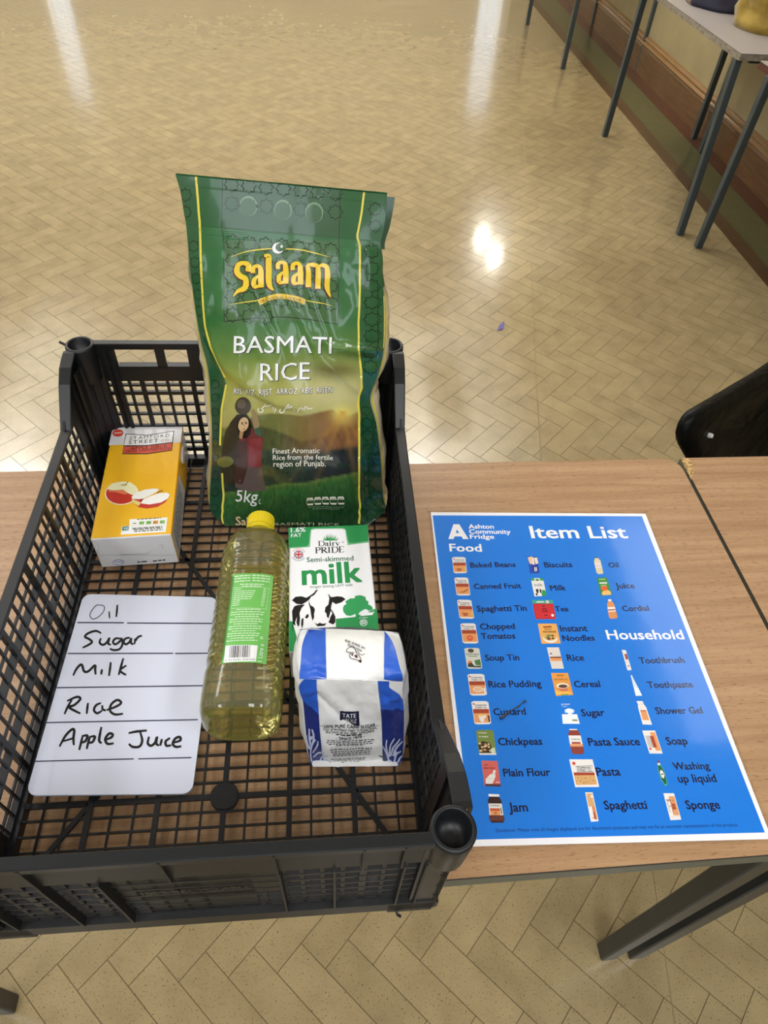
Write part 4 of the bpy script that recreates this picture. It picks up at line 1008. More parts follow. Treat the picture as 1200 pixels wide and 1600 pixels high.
# ================================================================== BAGS (shared)
class Grid:
    """curved face given by rows of points; artwork coordinates run along the rows"""
    cell = 7.0
    def __init__(s, P, A, O, disp=None, nrm=(0, -0.95, 0.3)):
        s.P = np.array(P, float)/1000-np.array(O); s.A = np.array(A, float); s.disp = disp; s.n = np.array(nrm)/np.linalg.norm(nrm)
    def to_m(s, p): return (p[0], p[1])
    def inv(s, Q):
        Q = np.asarray(Q, float); A = s.A; R = len(A)
        L, Rr = A[:, :2], A[:, 2:]
        def g(a, b): d = b-a; q = Q-a; return d[..., 0]*q[..., 1]-d[..., 1]*q[..., 0]
        sg = np.stack([g(L[j], Rr[j]) for j in range(R)], 1)
        if sg[:, 0].mean() < sg[:, -1].mean(): sg = -sg
        j = np.clip((sg >= 0).sum(1)-1, 0, R-2)
        lo = np.zeros(len(Q)); hi = np.ones(len(Q)); ref = np.sign(sg[0, 0]-sg[0, -1])
        inc = 1 if (s.A[1, 1] > s.A[0, 1]) else -1
        for _ in range(22):
            m = (lo+hi)/2; a = L[j]+(L[j+1]-L[j])*m[:, None]; b_ = Rr[j]+(Rr[j+1]-Rr[j])*m[:, None]
            v = g(a, b_)*inc; up_ = v >= 0; lo = np.where(up_, m, lo); hi = np.where(up_, hi, m)
        m = (lo+hi)/2; a = L[j]+(L[j+1]-L[j])*m[:, None]; b_ = Rr[j]+(Rr[j+1]-Rr[j])*m[:, None]
        d = b_-a; u = ((Q-a)*d).sum(1)/(d*d).sum(1)
        return np.clip(u, 0, 1), np.clip(j+m, 0, R-1)
    def art(s, u, t):
        R = len(s.A); j = np.clip(np.floor(t).astype(int), 0, R-2); f = (t-j)[:, None]
        a = s.A[j]*(1-f)+s.A[j+1]*f; return a[:, :2]*(1-u[:, None])+a[:, 2:]*u[:, None]
    def at(s, u, t):
        R, N = s.P.shape[:2]
        def cat(n, x):
            i = np.clip(np.floor(x).astype(int), 0, n-2); f = x-i
            w_ = [-.5*f+f**2-.5*f**3, 1-2.5*f**2+1.5*f**3, .5*f+2*f**2-1.5*f**3, -.5*f**2+.5*f**3]
            return [np.clip(i+k-1, 0, n-1) for k in range(4)], w_
        iu, wu = cat(N, u*(N-1)); it, wt = cat(R, t); out = 0
        for a in range(4):
            for b_ in range(4): out = out+s.P[it[a], iu[b_]]*(wt[a]*wu[b_])[:, None]
        return out
    def full(s, u, t, off=0.0):
        q = s.at(u, t)
        if s.disp is not None:
            pa = s.art(u, t); d = s.disp(pa[:, 0], pa[:, 1])*np.clip(np.minimum(u, 1-u)*14, 0, 1); off = off+d
        return q+s.n*np.asarray(off)[..., None]
    def p3(s, V, off):
        u, t = s.inv(np.array(V)); return [Vector(q) for q in s.full(u, t, np.array(off))]
    def mesh(s, name, nu, nt_, colf, m, parent):
        u, t = np.meshgrid(np.linspace(0, 1, nu), np.linspace(0, len(s.A)-1, nt_)); u = u.ravel(); t = t.ravel()
        V = s.full(u, t); A = s.art(u, t); C = colf(A[:, 0], A[:, 1])
        F = [(a*nu+c, (a+1)*nu+c, (a+1)*nu+c+1, a*nu+c+1) for a in range(nt_-1) for c in range(nu-1)]
        me = bpy.data.meshes.new(name); me.from_pydata(V.tolist(), [], F)
        at = me.color_attributes.new('ink', 'FLOAT_COLOR', 'POINT'); C4 = np.ones((len(V), 4), 'f'); C4[:, :3] = C
        at.data.foreach_set('color', C4.ravel()); me.materials.append(m); me.shade_smooth()
        o = bpy.data.objects.new(name, me); COL.objects.link(o); o.parent = parent; return o
    def edge(s, right, n):
        t = np.linspace(0, len(s.A)-1, n); u = np.full(n, 1.0 if right else 0.0); return s.full(u, t), t
def lin3(c): c = np.asarray(c, float)/255; return np.where(c <= 0.04045, c/12.92, ((c+0.055)/1.055)**2.4)
def mixc(a, b_, f): return a+(b_-a)*np.clip(f, 0, 1)[..., None]
# ================================================================== RICE BAG
RO = (0.066, 0.165, 0.0135)
rice = thing('rice_bag', 'tall glossy green 5kg bag of basmati rice standing at the back of the crate', 'bag', cr(*RO), TH)
m_film = print_mat('glossy_printed_film', 0.2, coat=0.55, bump=dict(scale=14, strength=0.10, dist=0.006, detail=1.0))
def rice_disp(x, y):
    d = 0.0004*(fnoise(x/15, y/24, 1, 2)-0.5)*2+0.0050*(fnoise(x/62, y/95, 9, 2)-0.5)*2
    d = d*np.clip((y-372)/40, 0.12, 1)*np.clip((840-y)/60, 0.2, 1)
    for a, b_ in ((274, 292), (352, 366)):           # heat-seal ridges
        yy = y-(x-290)*0.085
        d = d+0.00035*np.sin(yy*2.1)*((yy > a) & (yy < b_))
    yl = np.interp(x, [315, 335, 352, 385, 430, 480, 520], [520, 552, 580, 608, 634, 648, 650])   # slack film folding over the rice
    q = (yl-y); d = d+0.0062*np.exp(-np.maximum(q, 0)/60)/(1+np.exp(-q/3.0))*np.clip((500-x)/70, 0, 1)*np.clip((x-312)/14, 0, 1)
    yr = np.interp(x, [470, 520, 560, 600], [520, 541, 548, 546])
    d = d+0.0034*np.exp(-((y-yr)/7.0)**2)*np.clip((x-490)/50, 0, 1)-0.0026*np.exp(-((y-yr-17)/9.0)**2)*np.clip((x-500)/40, 0, 1)
    yd = 560+(x-500)*0.85; d = d+0.0022*np.exp(-((y-yd)/9.0)**2)*np.clip((x-500)/20, 0, 1)*np.clip((575-x)/15, 0, 1)
    for k, (xa, sl) in enumerate(((395, .42), (440, .5), (480, .36))):   # long soft pulls from the logo towards the fold
        xx = xa+(y-440)*sl; d = d+0.0013*np.exp(-((x-xx)/9.0)**2)*np.clip((y-420)/40, 0, 1)*np.clip((600-y)/60, 0, 1)
    d = d-0.0018*np.exp(-((x-326)/9.0)**2)*np.clip((y-380)/30, 0, 1)*np.clip((520-y)/40, 0, 1)
    return d
rg = Grid(RICE_P, RICE_A, RO, rice_disp)
LLX = lambda y: np.interp(y, [275, 350, 400, 470, 505, 540, 588, 600, 640, 694, 740, 780, 822], [307, 314, 316, 320, 323, 332, 352, 354, 348, 346, 349, 351, 349])
RLX = lambda y: np.interp(y, [298, 330, 370, 382, 450, 500, 545, 580, 605, 628, 650, 720, 822], [569, 565, 558, 562, 562, 560, 560, 564, 564, 559, 561, 561, 561])
def rice_art(x, y):
    n1 = fnoise(x/20, y/20, 21, 4)-0.5; n2 = fnoise(x/6, y/9, 33, 3)-0.5
    C = np.zeros(x.shape+(3,)); G = lambda *c: lin3(c)
    st = [270, 420, 500, 545, 585, 615, 645, 700]
    cs = [G(36, 96, 52), G(46, 104, 58), G(50, 106, 54), G(86, 122, 56), G(138, 148, 66), G(168, 166, 84), G(170, 166, 96), G(150, 130, 80)]
    for k in range(3): C[..., k] = np.interp(y, st, [c[k] for c in cs])
    C *= (1+0.25*n1)[..., None]
    glow = np.exp(-(((x-520)/62)**2+((y-612)/34)**2)); C = mixc(C, G(206, 198, 150), 0.75*glow)
    dk = np.exp(-(((x-522)/40)**2+((y-578)/13)**2)); C = mixc(C, G(84, 78, 34), 0.75*dk)
    rid = np.interp(x, [330, 352, 400, 430, 470, 505, 520, 532, 548, 575], [660, 668, 650, 646, 651, 644, 641, 650, 652, 640])
    e = np.clip((y-rid)/3, 0, 1); w_ = np.clip((x-430)/80, 0, 1)
    C = mixc(C, mixc(G(104, 108, 56)+0*C, G(132, 92, 56)+0*C, w_), e*0.95)
    rid2 = np.interp(x, [330, 400, 430, 470, 500, 530, 575], [688, 664, 672, 690, 684, 672, 662])
    C = mixc(C, mixc(G(66, 72, 40)+0*C, G(112, 76, 50)+0*C, w_)*(1+0.9*n2)[..., None], np.clip((y-rid2)/4, 0, 1)*0.9)
    rid3 = np.interp(x, [330, 420, 470, 520, 575], [712, 700, 712, 700, 694])
    C = mixc(C, mixc(G(44, 60, 48)+0*C, G(34, 40, 44)+0*C, w_)*(1+1.0*n2)[..., None], np.clip((y-rid3)/6, 0, 1))
    rid4 = np.interp(x, [330, 400, 450, 480, 520, 575], [772, 762, 752, 752, 742, 732]); e = np.clip((y-rid4)/2, 0, 1)
    gr = mixc(G(92, 116, 58)+0*C, G(52, 98, 50)+0*C, (y-rid4)/10); gr = mixc(gr, G(26, 60, 34)+0*C, (y-rid4-14)/55)
    C = mixc(C, gr*(1+0.9*(fnoise(x/2.2, y/7, 44, 3)-0.5))[..., None], e)
    sun = np.exp(-(((x-536)/16)**2+((y-650)/12)**2)); C = mixc(C, G(222, 210, 110), 0.9*sun)
    for a in (1.05, 1.38, 1.95, 2.25):
        dx, dy = x-536, y-646; d = np.abs(dx*math.sin(a)-dy*math.cos(a)); al = dx*math.cos(a)+dy*math.sin(a)
        C = mixc(C, G(196, 150, 70), 0.42*np.exp(-(d/4.5)**2)*((al > 0)*np.exp(-np.maximum(al, 0)/55)))
    box = (x > 350)*(x < 528)*(y > 376)*(y < 500+0.06*np.abs(x-440)); C = mixc(C, G(70, 104, 66), 0.8*box)
    hd = y < 352+(x-290)*0.085; C = np.where(hd[..., None], mixc(G(30, 88, 46)+0*C, G(46, 86, 54)+0*C, ((x > 345)*(x < 532)).astype(float)), C)
    left = np.clip((LLX(y)-x), 0, 1); right = np.clip(x-RLX(y), 0, 1)
    lowl = (y > 690)*(y < 745)
    C = mixc(C, mixc(G(40, 88, 52)+0*C, G(22, 66, 44)+0*C, (y-560)/120)*(1+0.3*n1)[..., None], np.maximum(left*(1-0.6*lowl), right))
    return np.clip(C, 0.004, 0.9)
rg.mesh('front_film', 170, 290, rice_art, m_film, rice)
# sides and back
TK = np.interp(np.arange(len(RICE_A)), [0, 3, 4, 6, 8, 10, 12, 14, 16], [0.003, 0.004, 0.012, 0.034, 0.052, 0.066, 0.076, 0.086, 0.096])
def side_panel(right):
    E_, t = rg.edge(right, 120); mb = MB(); rows = []; sg = 1 if right else -1
    for q, tt in zip(E_, t):
        th_ = float(np.interp(tt, np.arange(len(TK)), TK)); full = min(1, th_/0.06); bul = float(np.interp(tt, [0, 5, 8, 11, 12, 14, 16], [0.0, 0.006, 0.009, 0.010, 0.008, 0.0055, 0.004]))
        wob = 0.0012*math.sin(tt*2.9+sg)+0.0005*math.sin(tt*7.3+1)
        mid = q+np.array((sg*(bul+wob)*full, th_*0.30, 0.0)); back = q+np.array((sg*(bul*0.5)*full, th_, 0.0))
        if q[2] < 0.02: mid[2] = max(mid[2], 0.0002); back[2] = max(back[2], 0.0002)
        rows.append([q, (q*0.5+mid*0.5)+np.array((sg*0.001*full, 0, 0)), mid, mid*0.5+back*0.5-np.array((sg*0.004*full, 0, 0)), back])
    return rows
m_gus = print_mat('cream_printed_gusset', 0.3, coat=0.4)
for right in (False, True):
    rows = side_panel(right); mb = MB()
    i = mb.grid(rows); nc = 5; k = 0
    for a in range(len(rows)-1):
        t = a/(len(rows)-1)*16
        for c_ in range(nc-1):
            fig = fnoise(a/3.0, c_*1.7+(5 if right else 0), 8)
            if t < 5.6: col = ink(42, 92, 54)
            elif t > 15.2: col = ink(26, 64, 44)
            elif c_ == 0 and t > 6: col = ink(206, 196, 168)
            else: col = ink(206, 196, 168) if fig > 0.40 else ink(178, 164, 134)
            mb.c[k] = col; k += 1
    o = mb.build('side_gusset', m_gus, rice, smooth=True)
    mb = MB(); E2 = [r_[0] for r_ in rows]; E3 = [r_[1] for r_ in rows]              # yellow edging line of the gusset
    for a in range(44, 114):
        m0 = E2[a]*0.82+E3[a]*0.18; m1 = E2[a+1]*0.82+E3[a+1]*0.18; s0 = E2[a]*0.45+E3[a]*0.55; s1 = E2[a+1]*0.45+E3[a+1]*0.55; of = np.array((0.0003 if right else -0.0003, -0.0006, 0.0001))
        mb.poly([m0+of, s0+of, s1+of, m1+of], ink(222, 210, 96))
    mb.build('edge_line', m_gus, rice)
RB = [side_panel(False), side_panel(True)]
mb = MB(); mb.grid([[l[-1]*(1-f)+r_[-1]*f+np.array((0, 0.018*math.sin(math.pi*f)*min(1, a/60.0)*(0.4 if a > 80 else 1), 0)) for f in np.linspace(0, 1, 13)] for a, (l, r_) in enumerate(zip(*RB))], col=ink(36, 86, 50))
mb.build('back_film', m_film, rice, smooth=True)
mb = MB(); l, r_ = RB[0][-1], RB[1][-1]; mb.poly([*l, *r_[::-1]], ink(26, 64, 44)); mb.build('base_fold', m_film, rice)
# back sheet of the header showing beyond the front one
E_, t = rg.edge(True, 120); mb = MB()
for a in range(2, 26):
    w0 = 0.0085*(1-0.55*a/26); w1 = 0.0085*(1-0.55*(a+1)/26)
    mb.poly([E_[a]+np.array((-.002, 0.0022, 0)), E_[a]+np.array((w0, 0.0030, -0.001)), E_[a+1]+np.array((w1, 0.0030, -0.001)), E_[a+1]+np.array((-.002, 0.0022, 0))], ink(28, 66, 42))
mb.build('header_flap', m_film, rice)

GOLD = ink(226, 212, 84)
p = Print(rg, base=0.00035, step=0.0001)
ysl = list(range(276, 590, 8))+[589]
for pts, wd_ in (([(float(LLX(y)), y) for y in ysl], 3.0), ([(float(LLX(y)), y) for y in range(600, 697, 6)], 2.6), ([(float(LLX(y)), y) for y in range(738, 820, 6)], 2.6), ([(float(RLX(y)), y) for y in range(300, 822, 6)], 3.0), ([(599, 462), (600, 503), (598, 543)], 2.0)):
    p = Print(rg, base=0.00035, step=0.0001); p.ribbon(pts, wd_, GOLD, 0); p.build('gold_line', m_film, rice)
p = Print(rg, base=0.00035, step=0.0001); DKS = ink(10, 34, 20)
def star(cx, cy, R, wd=1.15):
    pts = []
    for k in range(16):
        t = math.pi*k/8+math.pi/8*0; rr_ = R if k % 2 == 0 else R*0.74; pts.append((cx+rr_*math.cos(t), cy+rr_*math.sin(t)))
    p.ribbon(pts, wd, DKS, 0, closed=True)
for k, y in enumerate((392, 419, 446, 472, 498, 524, 549, 574)): star(579-(2 if k > 5 else 0), y, 11.5)
for y in (459, 485, 511, 537): p.ribbon([(598+11*math.cos(t), y+11*math.sin(t)) for t in np.linspace(1.9, 4.4, 6)], 0.9, DKS, 0)
for k, y in enumerate((645, 664, 683, 703, 723, 743, 763, 783, 803)): star(571+k*0.8, y, 8.6, 0.8); star(586+k*0.9, y+10, 7.2, 0.7)
for y in (305, 331): star(292, y, 10.5); star(584, y+22, 10)
for k, y in enumerate((385, 410, 435, 460, 485)): star(305+k*2.2, y, 9, 0.8)
for k, y in enumerate((600, 622, 645, 668, 692, 716, 742, 768, 792)): star(338, y, 7.5, 0.7)
for r_ in range(8):
    for c_ in range(7):
        x, y = 362+c_*27, 290+r_*28+c_*2.2
        if y > 372: x, y = 364+c_*25.5, y+4
        if r_ == 2: continue
        if y > 496: continue
        star(x, y, 12)
p.ribbon([(348, 280), (346, 352), (350, 380), (351, 500)], 0.8, DKS, 0); p.ribbon([(531, 292), (530, 375), (529, 440), (528, 507)], 0.8, DKS, 0)
p.smooth([(351, 501), (395, 496), (440, 495), (490, 500), (528, 507)], 0.9, DKS, 0)
p.build('star_pattern', m_film, rice)
# three punched handle holes, hanging discs of film
p = Print(rg, base=0.0004, step=0.0001)
for x, y in ((388, 322), (442, 328), (491, 332)):
    p.ellipse((x, y), 14.2, 16, ink(112, 142, 112), 0, 28); p.ellipse((x-0.6, y+1.6), 12.6, 14.2, ink(58, 94, 62), 1, 28)
p.build('handle_punch', m_film, rice)
# picture: woman carrying a pot
p = Print(rg, base=0.0003, step=0.0001)
Z = lambda x, y: (310+x/6.95, 600+y/6.95)
p.poly(zp((300, 520), (350, 420), (420, 340), (520, 330), (575, 420), (600, 520), (560, 560), (470, 560), (430, 640), (450, 900), (400, 1080), (300, 1080), (250, 900), (270, 700)), ink(52, 46, 30), 0)
p.poly(zp((440, 560), (510, 545), (560, 440), (600, 520), (700, 600), (690, 720), (680, 905), (545, 905), (430, 900), (450, 700)), ink(104, 44, 44), 1)
p.poly(zp((545, 610), (690, 600), (685, 905), (545, 905)), ink(124, 50, 52), 2)
p.poly(zp((400, 900), (545, 905), (685, 905), (735, 1160), (540, 1175), (400, 1110)), ink(92, 80, 78), 1)
p.poly(zp((430, 620), (520, 640), (535, 900), (480, 1080), (390, 1060), (410, 820)), ink(70, 44, 36), 2)
p.poly(zp((575, 300), (600, 280), (640, 350), (665, 460), (640, 520), (600, 490), (585, 400)), ink(150, 128, 92), 1)
p.poly(zp((600, 500), (650, 480), (690, 540), (670, 590), (620, 560)), ink(60, 86, 66), 2)
p.ellipse(Z(486, 240), 12.6, 15, ink(72, 62, 48), 2, 22); p.ellipse(Z(470, 215), 7, 8, ink(98, 88, 70), 3, 16)
p.poly(zp((415, 480), (425, 380), (480, 335), (550, 390), (575, 470), (560, 560), (520, 600), (440, 590)), ink(34, 26, 20), 2)
p.ellipse(Z(488, 448), 7.8, 11.2, ink(206, 172, 128), 3, 22, rot=0.25)
p.poly(zp((462, 425), (486, 418), (484, 426), (464, 432)), ink(60, 40, 26), 4); p.poly(zp((505, 415), (530, 425), (526, 432), (506, 424)), ink(60, 40, 26), 4); p.ellipse(Z(476, 437), 1.2, .8, BLACK, 4, 8); p.ellipse(Z(516, 434), 1.2, .8, BLACK, 4, 8)
p.smooth(zp((500, 435), (496, 468), (506, 472)), 0.6, ink(150, 110, 76), 4); p.ellipse(Z(494, 496), 2.2, .8, ink(150, 70, 60), 4, 10)
p.poly(zp((450, 510), (490, 530), (470, 610), (440, 590)), ink(170, 130, 90), 3)
p.ellipse(Z(300, 840), 11.5, 8.5, ink(104, 104, 50), 3, 18)
p.build('woman_picture', m_film, rice)
# lettering
p = Print(rg, base=0.0005, step=0.00012)
Z = lambda x, y: (250+x/3, 250+y/3); MAR = ink(96, 22, 24); YEL2 = ink(238, 204, 56)
def logo(col, dx, dy, l):
    z = lambda *q: [(250+(x+dx)/3, 250+(y+dy)/3) for x, y in q]
    S = lambda pts, tp: p.smooth(z(*pts), 0, col, l, taper=[t/3 for t in tp])
    S([(414, 520), (416, 492), (394, 482), (370, 490), (362, 520), (378, 542), (402, 555), (404, 585), (392, 602), (366, 612), (344, 636)], [26, 26, 18, 22, 28, 26, 26, 28, 24, 16, 2])
    for x0, y0 in ((432, 492), (548, 476), (617, 480)):
        S([(x0+6, y0+36), (x0+6, y0+14), (x0+22, y0+4), (x0+38, y0+12), (x0+42, y0+40), (x0+42, y0+104)], [20, 20, 16, 20, 26, 26])
        S([(x0+40, y0+46), (x0+22, y0+56), (x0+10, y0+72), (x0+12, y0+96), (x0+30, y0+98), (x0+44, y0+96)], [10, 14, 22, 22, 12, 8])
    S([(488, 448), (508, 452), (510, 480), (510, 560), (516, 592), (534, 612)], [10, 26, 28, 28, 22, 3])
    S([(690, 490), (696, 520), (696, 596)], [14, 24, 26]); S([(690, 490), (715, 490), (738, 498), (742, 530), (740, 604)], [10, 20, 20, 25, 25])
    S([(742, 500), (762, 492), (782, 502), (786, 540), (784, 600), (800, 644)], [10, 18, 22, 26, 24, 3])
logo(MAR, -6, 4, 1); logo(MAR, -3, 5, 2); logo(YEL2, 0, 0, 3)
Y3 = ink(226, 206, 84)
p.smooth(zp((330, 455), (400, 430), (460, 420), (524, 416)), 0, Y3, 1, taper=[.4, 1.6, 2, 2]); p.smooth(zp((590, 417), (660, 422), (730, 436), (800, 455)), 0, Y3, 1, taper=[2, 2, 1.6, .4])
p.smooth(zp((328, 672), (400, 662), (455, 654)), 0, Y3, 1, taper=[.4, 1.6, 1.8]); p.smooth(zp((688, 660), (750, 670), (805, 686)), 0, Y3, 1, taper=[1.8, 1.6, .4])
cr_o = [(553+27*math.cos(t), 414+25*math.sin(t)) for t in np.linspace(0.55, 5.4, 18)]; cr_i = [(562+20*math.cos(t), 410+19*math.sin(t)) for t in np.linspace(5.35, 0.75, 14)]
p.poly(zp(*cr_o, *cr_i), WHITE, 2)
p.poly(zp(*[(570+(11 if k % 2 == 0 else 4.5)*math.sin(math.pi*k/5), 406-(11 if k % 2 == 0 else 4.5)*math.cos(math.pi*k/5)) for k in range(10)]), WHITE, 2)
band = [(456, 650), (500, 636), (540, 627), (570, 625), (610, 630), (650, 640), (684, 655)]; band2 = [(676, 680), (645, 665), (608, 655), (570, 650), (540, 652), (505, 660), (470, 676)]
p.poly(zp(*band, *band2), ink(222, 190, 66), 1)
p.text('TRADITIONAL GOODNESS', Z(470, 668), Z(676, 672), ink(90, 40, 20), 2, cap=4.6, arc=0.085)
SH = ink(34, 56, 36)
for body, a, c_, cap_ in (('BASMATI', (366, 548), (517.5, 552), 26), ('RICE', (407, 592), (484, 592), 26)):
    p.text(body, (a[0]+1, a[1]+1), (c_[0]+1, c_[1]+1), SH, 1, cap=cap_, bold=0.012); p.text(body, a, c_, WHITE, 2, cap=cap_, bold=0.006)
p.text('RIS  RIZ  RIJST  ARROZ  REIS  RISEN', (366, 614.8), (520, 614.3), ink(40, 42, 28), 1, cap=9.2, bold=0.07); p.text('RIS  RIZ  RIJST  ARROZ  REIS  RISEN', (366, 614.5), (520, 614), ink(244, 242, 232), 3, cap=9.2, bold=0.006)
IV = ink(240, 238, 226)
A_ = lambda *q: [(310+x/6.95, 600+y/6.95) for x, y in q]; B_ = lambda *q: [(450+x/6.96, 600+y/6.96) for x, y in q]
for pts, wd_ in ((B_((270, 262), (250, 278), (238, 266), (224, 280), (212, 262), (200, 240)), 1.6), (B_((185, 242), (190, 286)), 1.4), (B_((178, 288), (150, 262), (128, 266), (114, 292), (106, 326)), 1.6),
                 (B_((62, 282), (74, 310)), 1.5), (B_((20, 262), (8, 246), (34, 234), (44, 246), (10, 262), (-12, 262)), 1.6),
                 (A_((985, 205), (955, 255), (938, 290), (925, 318), (898, 326), (884, 305), (896, 276)), 1.8), (A_((838, 258), (842, 292), (822, 304)), 1.5), (A_((812, 236), (818, 290)), 1.4),
                 (A_((800, 216), (772, 236), (744, 246), (722, 240), (706, 256), (690, 276), (704, 300), (690, 318), (664, 322), (648, 298), (656, 268)), 1.8)):
    p.smooth(pts, wd_, IV, 2)
for q in (A_((826, 326))[0], A_((735, 218))[0], A_((720, 216))[0]): p.ellipse(q, 0.9, 0.9, IV, 2, 8)
for body, a, c_ in (('Finest Aromatic', (425.7, 709.4), (499, 709)), ('Rice from the fertile', (426.3, 719.5), (520, 719)), ('region of Punjab.', (427, 729.5), (508.5, 729))):
    p.text(body, a, c_, IV, 2, bold=0.008)
p.text('5kg', (368.7, 781.5), (402, 784.5), WHITE, 2, bold=0.008)
p.ribbon([(407.5+2.4*math.cos(t), 782.5+3.4*math.sin(t)) for t in np.linspace(1.2, 4.6, 7)], 0.8, WHITE, 2)
for k in range(5):
    x = 479+k*12; y = 781-k*0.9
    p.poly([(x, y), (x+1, y-3), (x+9, y-3.6), (x+10.6, y-1), (x+10.4, y+0.6), (x, y+1)], IV, 2); p.poly([(x, y+6), (x+10.4, y+5.4), (x+9.5, y+8.4), (x+1.5, y+8.8)], IV, 2); p.ribbon([(x, y+1), (x, y+6)], .4, IV, 2); p.greek((x+2, y+0.2), (x+9, y-0.2), 1.0, ink(50, 70, 50), 3, k)
p.greek((481, 793.5), (536, 791.5), 0.9, ink(150, 170, 150), 2, 4); p.greek((488, 796.5), (530, 795), 0.8, ink(150, 170, 150), 2, 6)
p.text('Salaam', (368.5, 818.5), (417, 820.5), ink(222, 190, 150), 2, bold=0.03); p.text('BASMATI RICE', (428, 820), (530, 820.5), ink(190, 184, 150), 2, cap=5)
p.ribbon([(388+2.4*math.cos(t), 811+2.6*math.sin(t)) for t in np.linspace(.7, 5, 8)], 0.8, WHITE, 2)
p.build('lettering', m_film, rice)

# ================================================================== SUGAR BAG
SO = (0.122, -0.158, 0.0135)
sugar = thing('sugar_bag', 'white and blue paper bag of cane sugar, crumpled, its top folded over', 'bag', cr(*SO), TH)
m_paper = print_mat('printed_paper', 0.42, coat=0.08, bump=dict(scale=42, strength=0.35, dist=0.003, detail=3))
def sug_disp(x, y):
    d = 0.0016*(fnoise(x/16, y/16, 3)-0.5)*2+0.003*(fnoise(x/48, y/60, 12)-0.5)*2
    for (xa, ya, xb, yb, wd_, a) in ((495, 1085, 540, 1130, 4, -.0022), (500, 1070, 570, 1140, 7, .0016), (598, 1085, 622, 1110, 4, -.002), (603, 1098, 630, 1090, 4, .002), (470, 1085, 492, 1078, 4, .0016), (590, 1070, 596, 1150, 5, .0014)):
        dx, dy = xb-xa, yb-ya; L = math.hypot(dx, dy); tt = np.clip(((x-xa)*dx+(y-ya)*dy)/L**2, 0, 1)
        q = np.hypot(x-xa-tt*dx, y-ya-tt*dy); d = d+a*np.exp(-(q/wd_)**2)
    return d
sf = Grid(SUGF_P, SUGF_A, SO, sug_disp)
PW = (240, 240, 240)
sugw = lambda x, y: np.broadcast_to(lin3(PW), x.shape+(3,))
sf.mesh('front_paper', 60, 60, sugw, m_paper, sugar)
def sug_sides():
    res = []
    for right in (False, True):
        E_, t = sf.edge(right, 40); sg = 1 if right else -1; rows = []
        for q, tt in zip(E_, t):
            D = float(np.interp(tt, [0, 1, 3, 6], [0.048, 0.056, 0.058, 0.052])); b_ = float(np.interp(tt, [0, 1, 2.5, 4, 6], [0.003, 0.006, 0.007, 0.006, 0.002]))
            wob = 0.0012*math.sin(tt*4+sg)
            dz = 0.0 if q[2] > 0.02 else 0
            rows.append([q, q+np.array((sg*(b_*0.8+wob), D*0.25, 0)), q+np.array((sg*(b_+wob*0.5), D*0.5, 0)), q+np.array((sg*b_*0.8, D*0.78, 0)), q+np.array((0, D, 0))])
        res.append(rows)
    return res
SS = sug_sides()
for rows in SS:
    mb = MB(); mb.grid(rows, col=ink(*PW)); mb.build('side_paper', m_paper, sugar, smooth=True)
mb = MB(); mb.grid([[l[-1]*(1-f)+r_[-1]*f+np.array((0, 0.004*math.sin(math.pi*f), 0)) for f in np.linspace(0, 1, 9)] for l, r_ in zip(*SS)], col=ink(*PW)); mb.build('back_paper', m_paper, sugar, smooth=True)
mb = MB(); mb.poly([*SS[0][-1], *SS[1][-1][::-1]], ink(*PW)); mb.build('base_paper', m_paper, sugar)
sg_ = Grid(SUGT_P, SUGT_A, SO, lambda x, y: sug_disp(x, y+40)*0.7*np.clip((1062-y)/12, 0.1, 1), nrm=(0, -0.35, 0.93))
sg_.mesh('folded_top', 60, 44, sugw, m_paper, sugar)
# rim of the fold: paper thickness down to the body
for right, rows in ((False, SS[0]), (True, SS[1])):
    E_, t = sg_.edge(right, 20); mb = MB(); R_ = rows[0]
    n = len(E_); RA = np.array(R_); body = [np.array([np.interp(f*4, range(5), RA[:, k]) for k in range(3)])-np.array((0, 0, 0.002)) for f in np.linspace(0, 1, n)]
    mid = [a*0.5+c_*0.5+np.array(((0.003 if right else -0.003)*math.sin(math.pi*k/(n-1)), 0, 0)) for k, (a, c_) in enumerate(zip(E_, body))]
    mb.grid([list(E_), mid, body], col=ink(*PW)); mb.build('fold_side', m_paper, sugar, smooth=True)
E_ = sg_.full(np.linspace(0, 1, 20), np.full(20, len(SUGT_A)-1.0)); mb = MB()
bk = [SS[0][0][-1]*(1-f)+SS[1][0][-1]*f for f in np.linspace(0, 1, 20)]; mb.grid([list(E_), bk], col=ink(*PW)); mb.build('fold_side', m_paper, sugar, smooth=True)
Z = lambda x, y: (455+x/6, 960+y/6); BLU = ink(44, 96, 206); NVY = ink(32, 48, 122)
sf.cell = 3.5; p = Print(sf, base=0.0006, step=0.0001)
p.poly(zp((152, 590), (234, 590), (245, 720), (255, 900), (258, 940), (180, 860), (115, 800), (75, 690), (76, 670)), BLU, 1)
p.poly(zp((115, 790), (180, 860), (258, 930), (270, 1100), (290, 1300), (315, 1430), (215, 1428), (180, 1385), (158, 1250), (140, 1050), (122, 860)), NVY, 0)
p.poly(zp((806, 590), (918, 590), (920, 690), (1000, 745), (1045, 800), (1056, 900), (950, 895), (840, 880), (822, 720)), BLU, 1)
p.poly(zp((836, 870), (950, 890), (1056, 880), (1060, 1000), (1054, 1150), (1038, 1330), (1022, 1400), (990, 1430), (858, 1434), (855, 1250), (848, 1000)), NVY, 0)
WB = ink(200, 208, 236)
rng = random.Random(2)
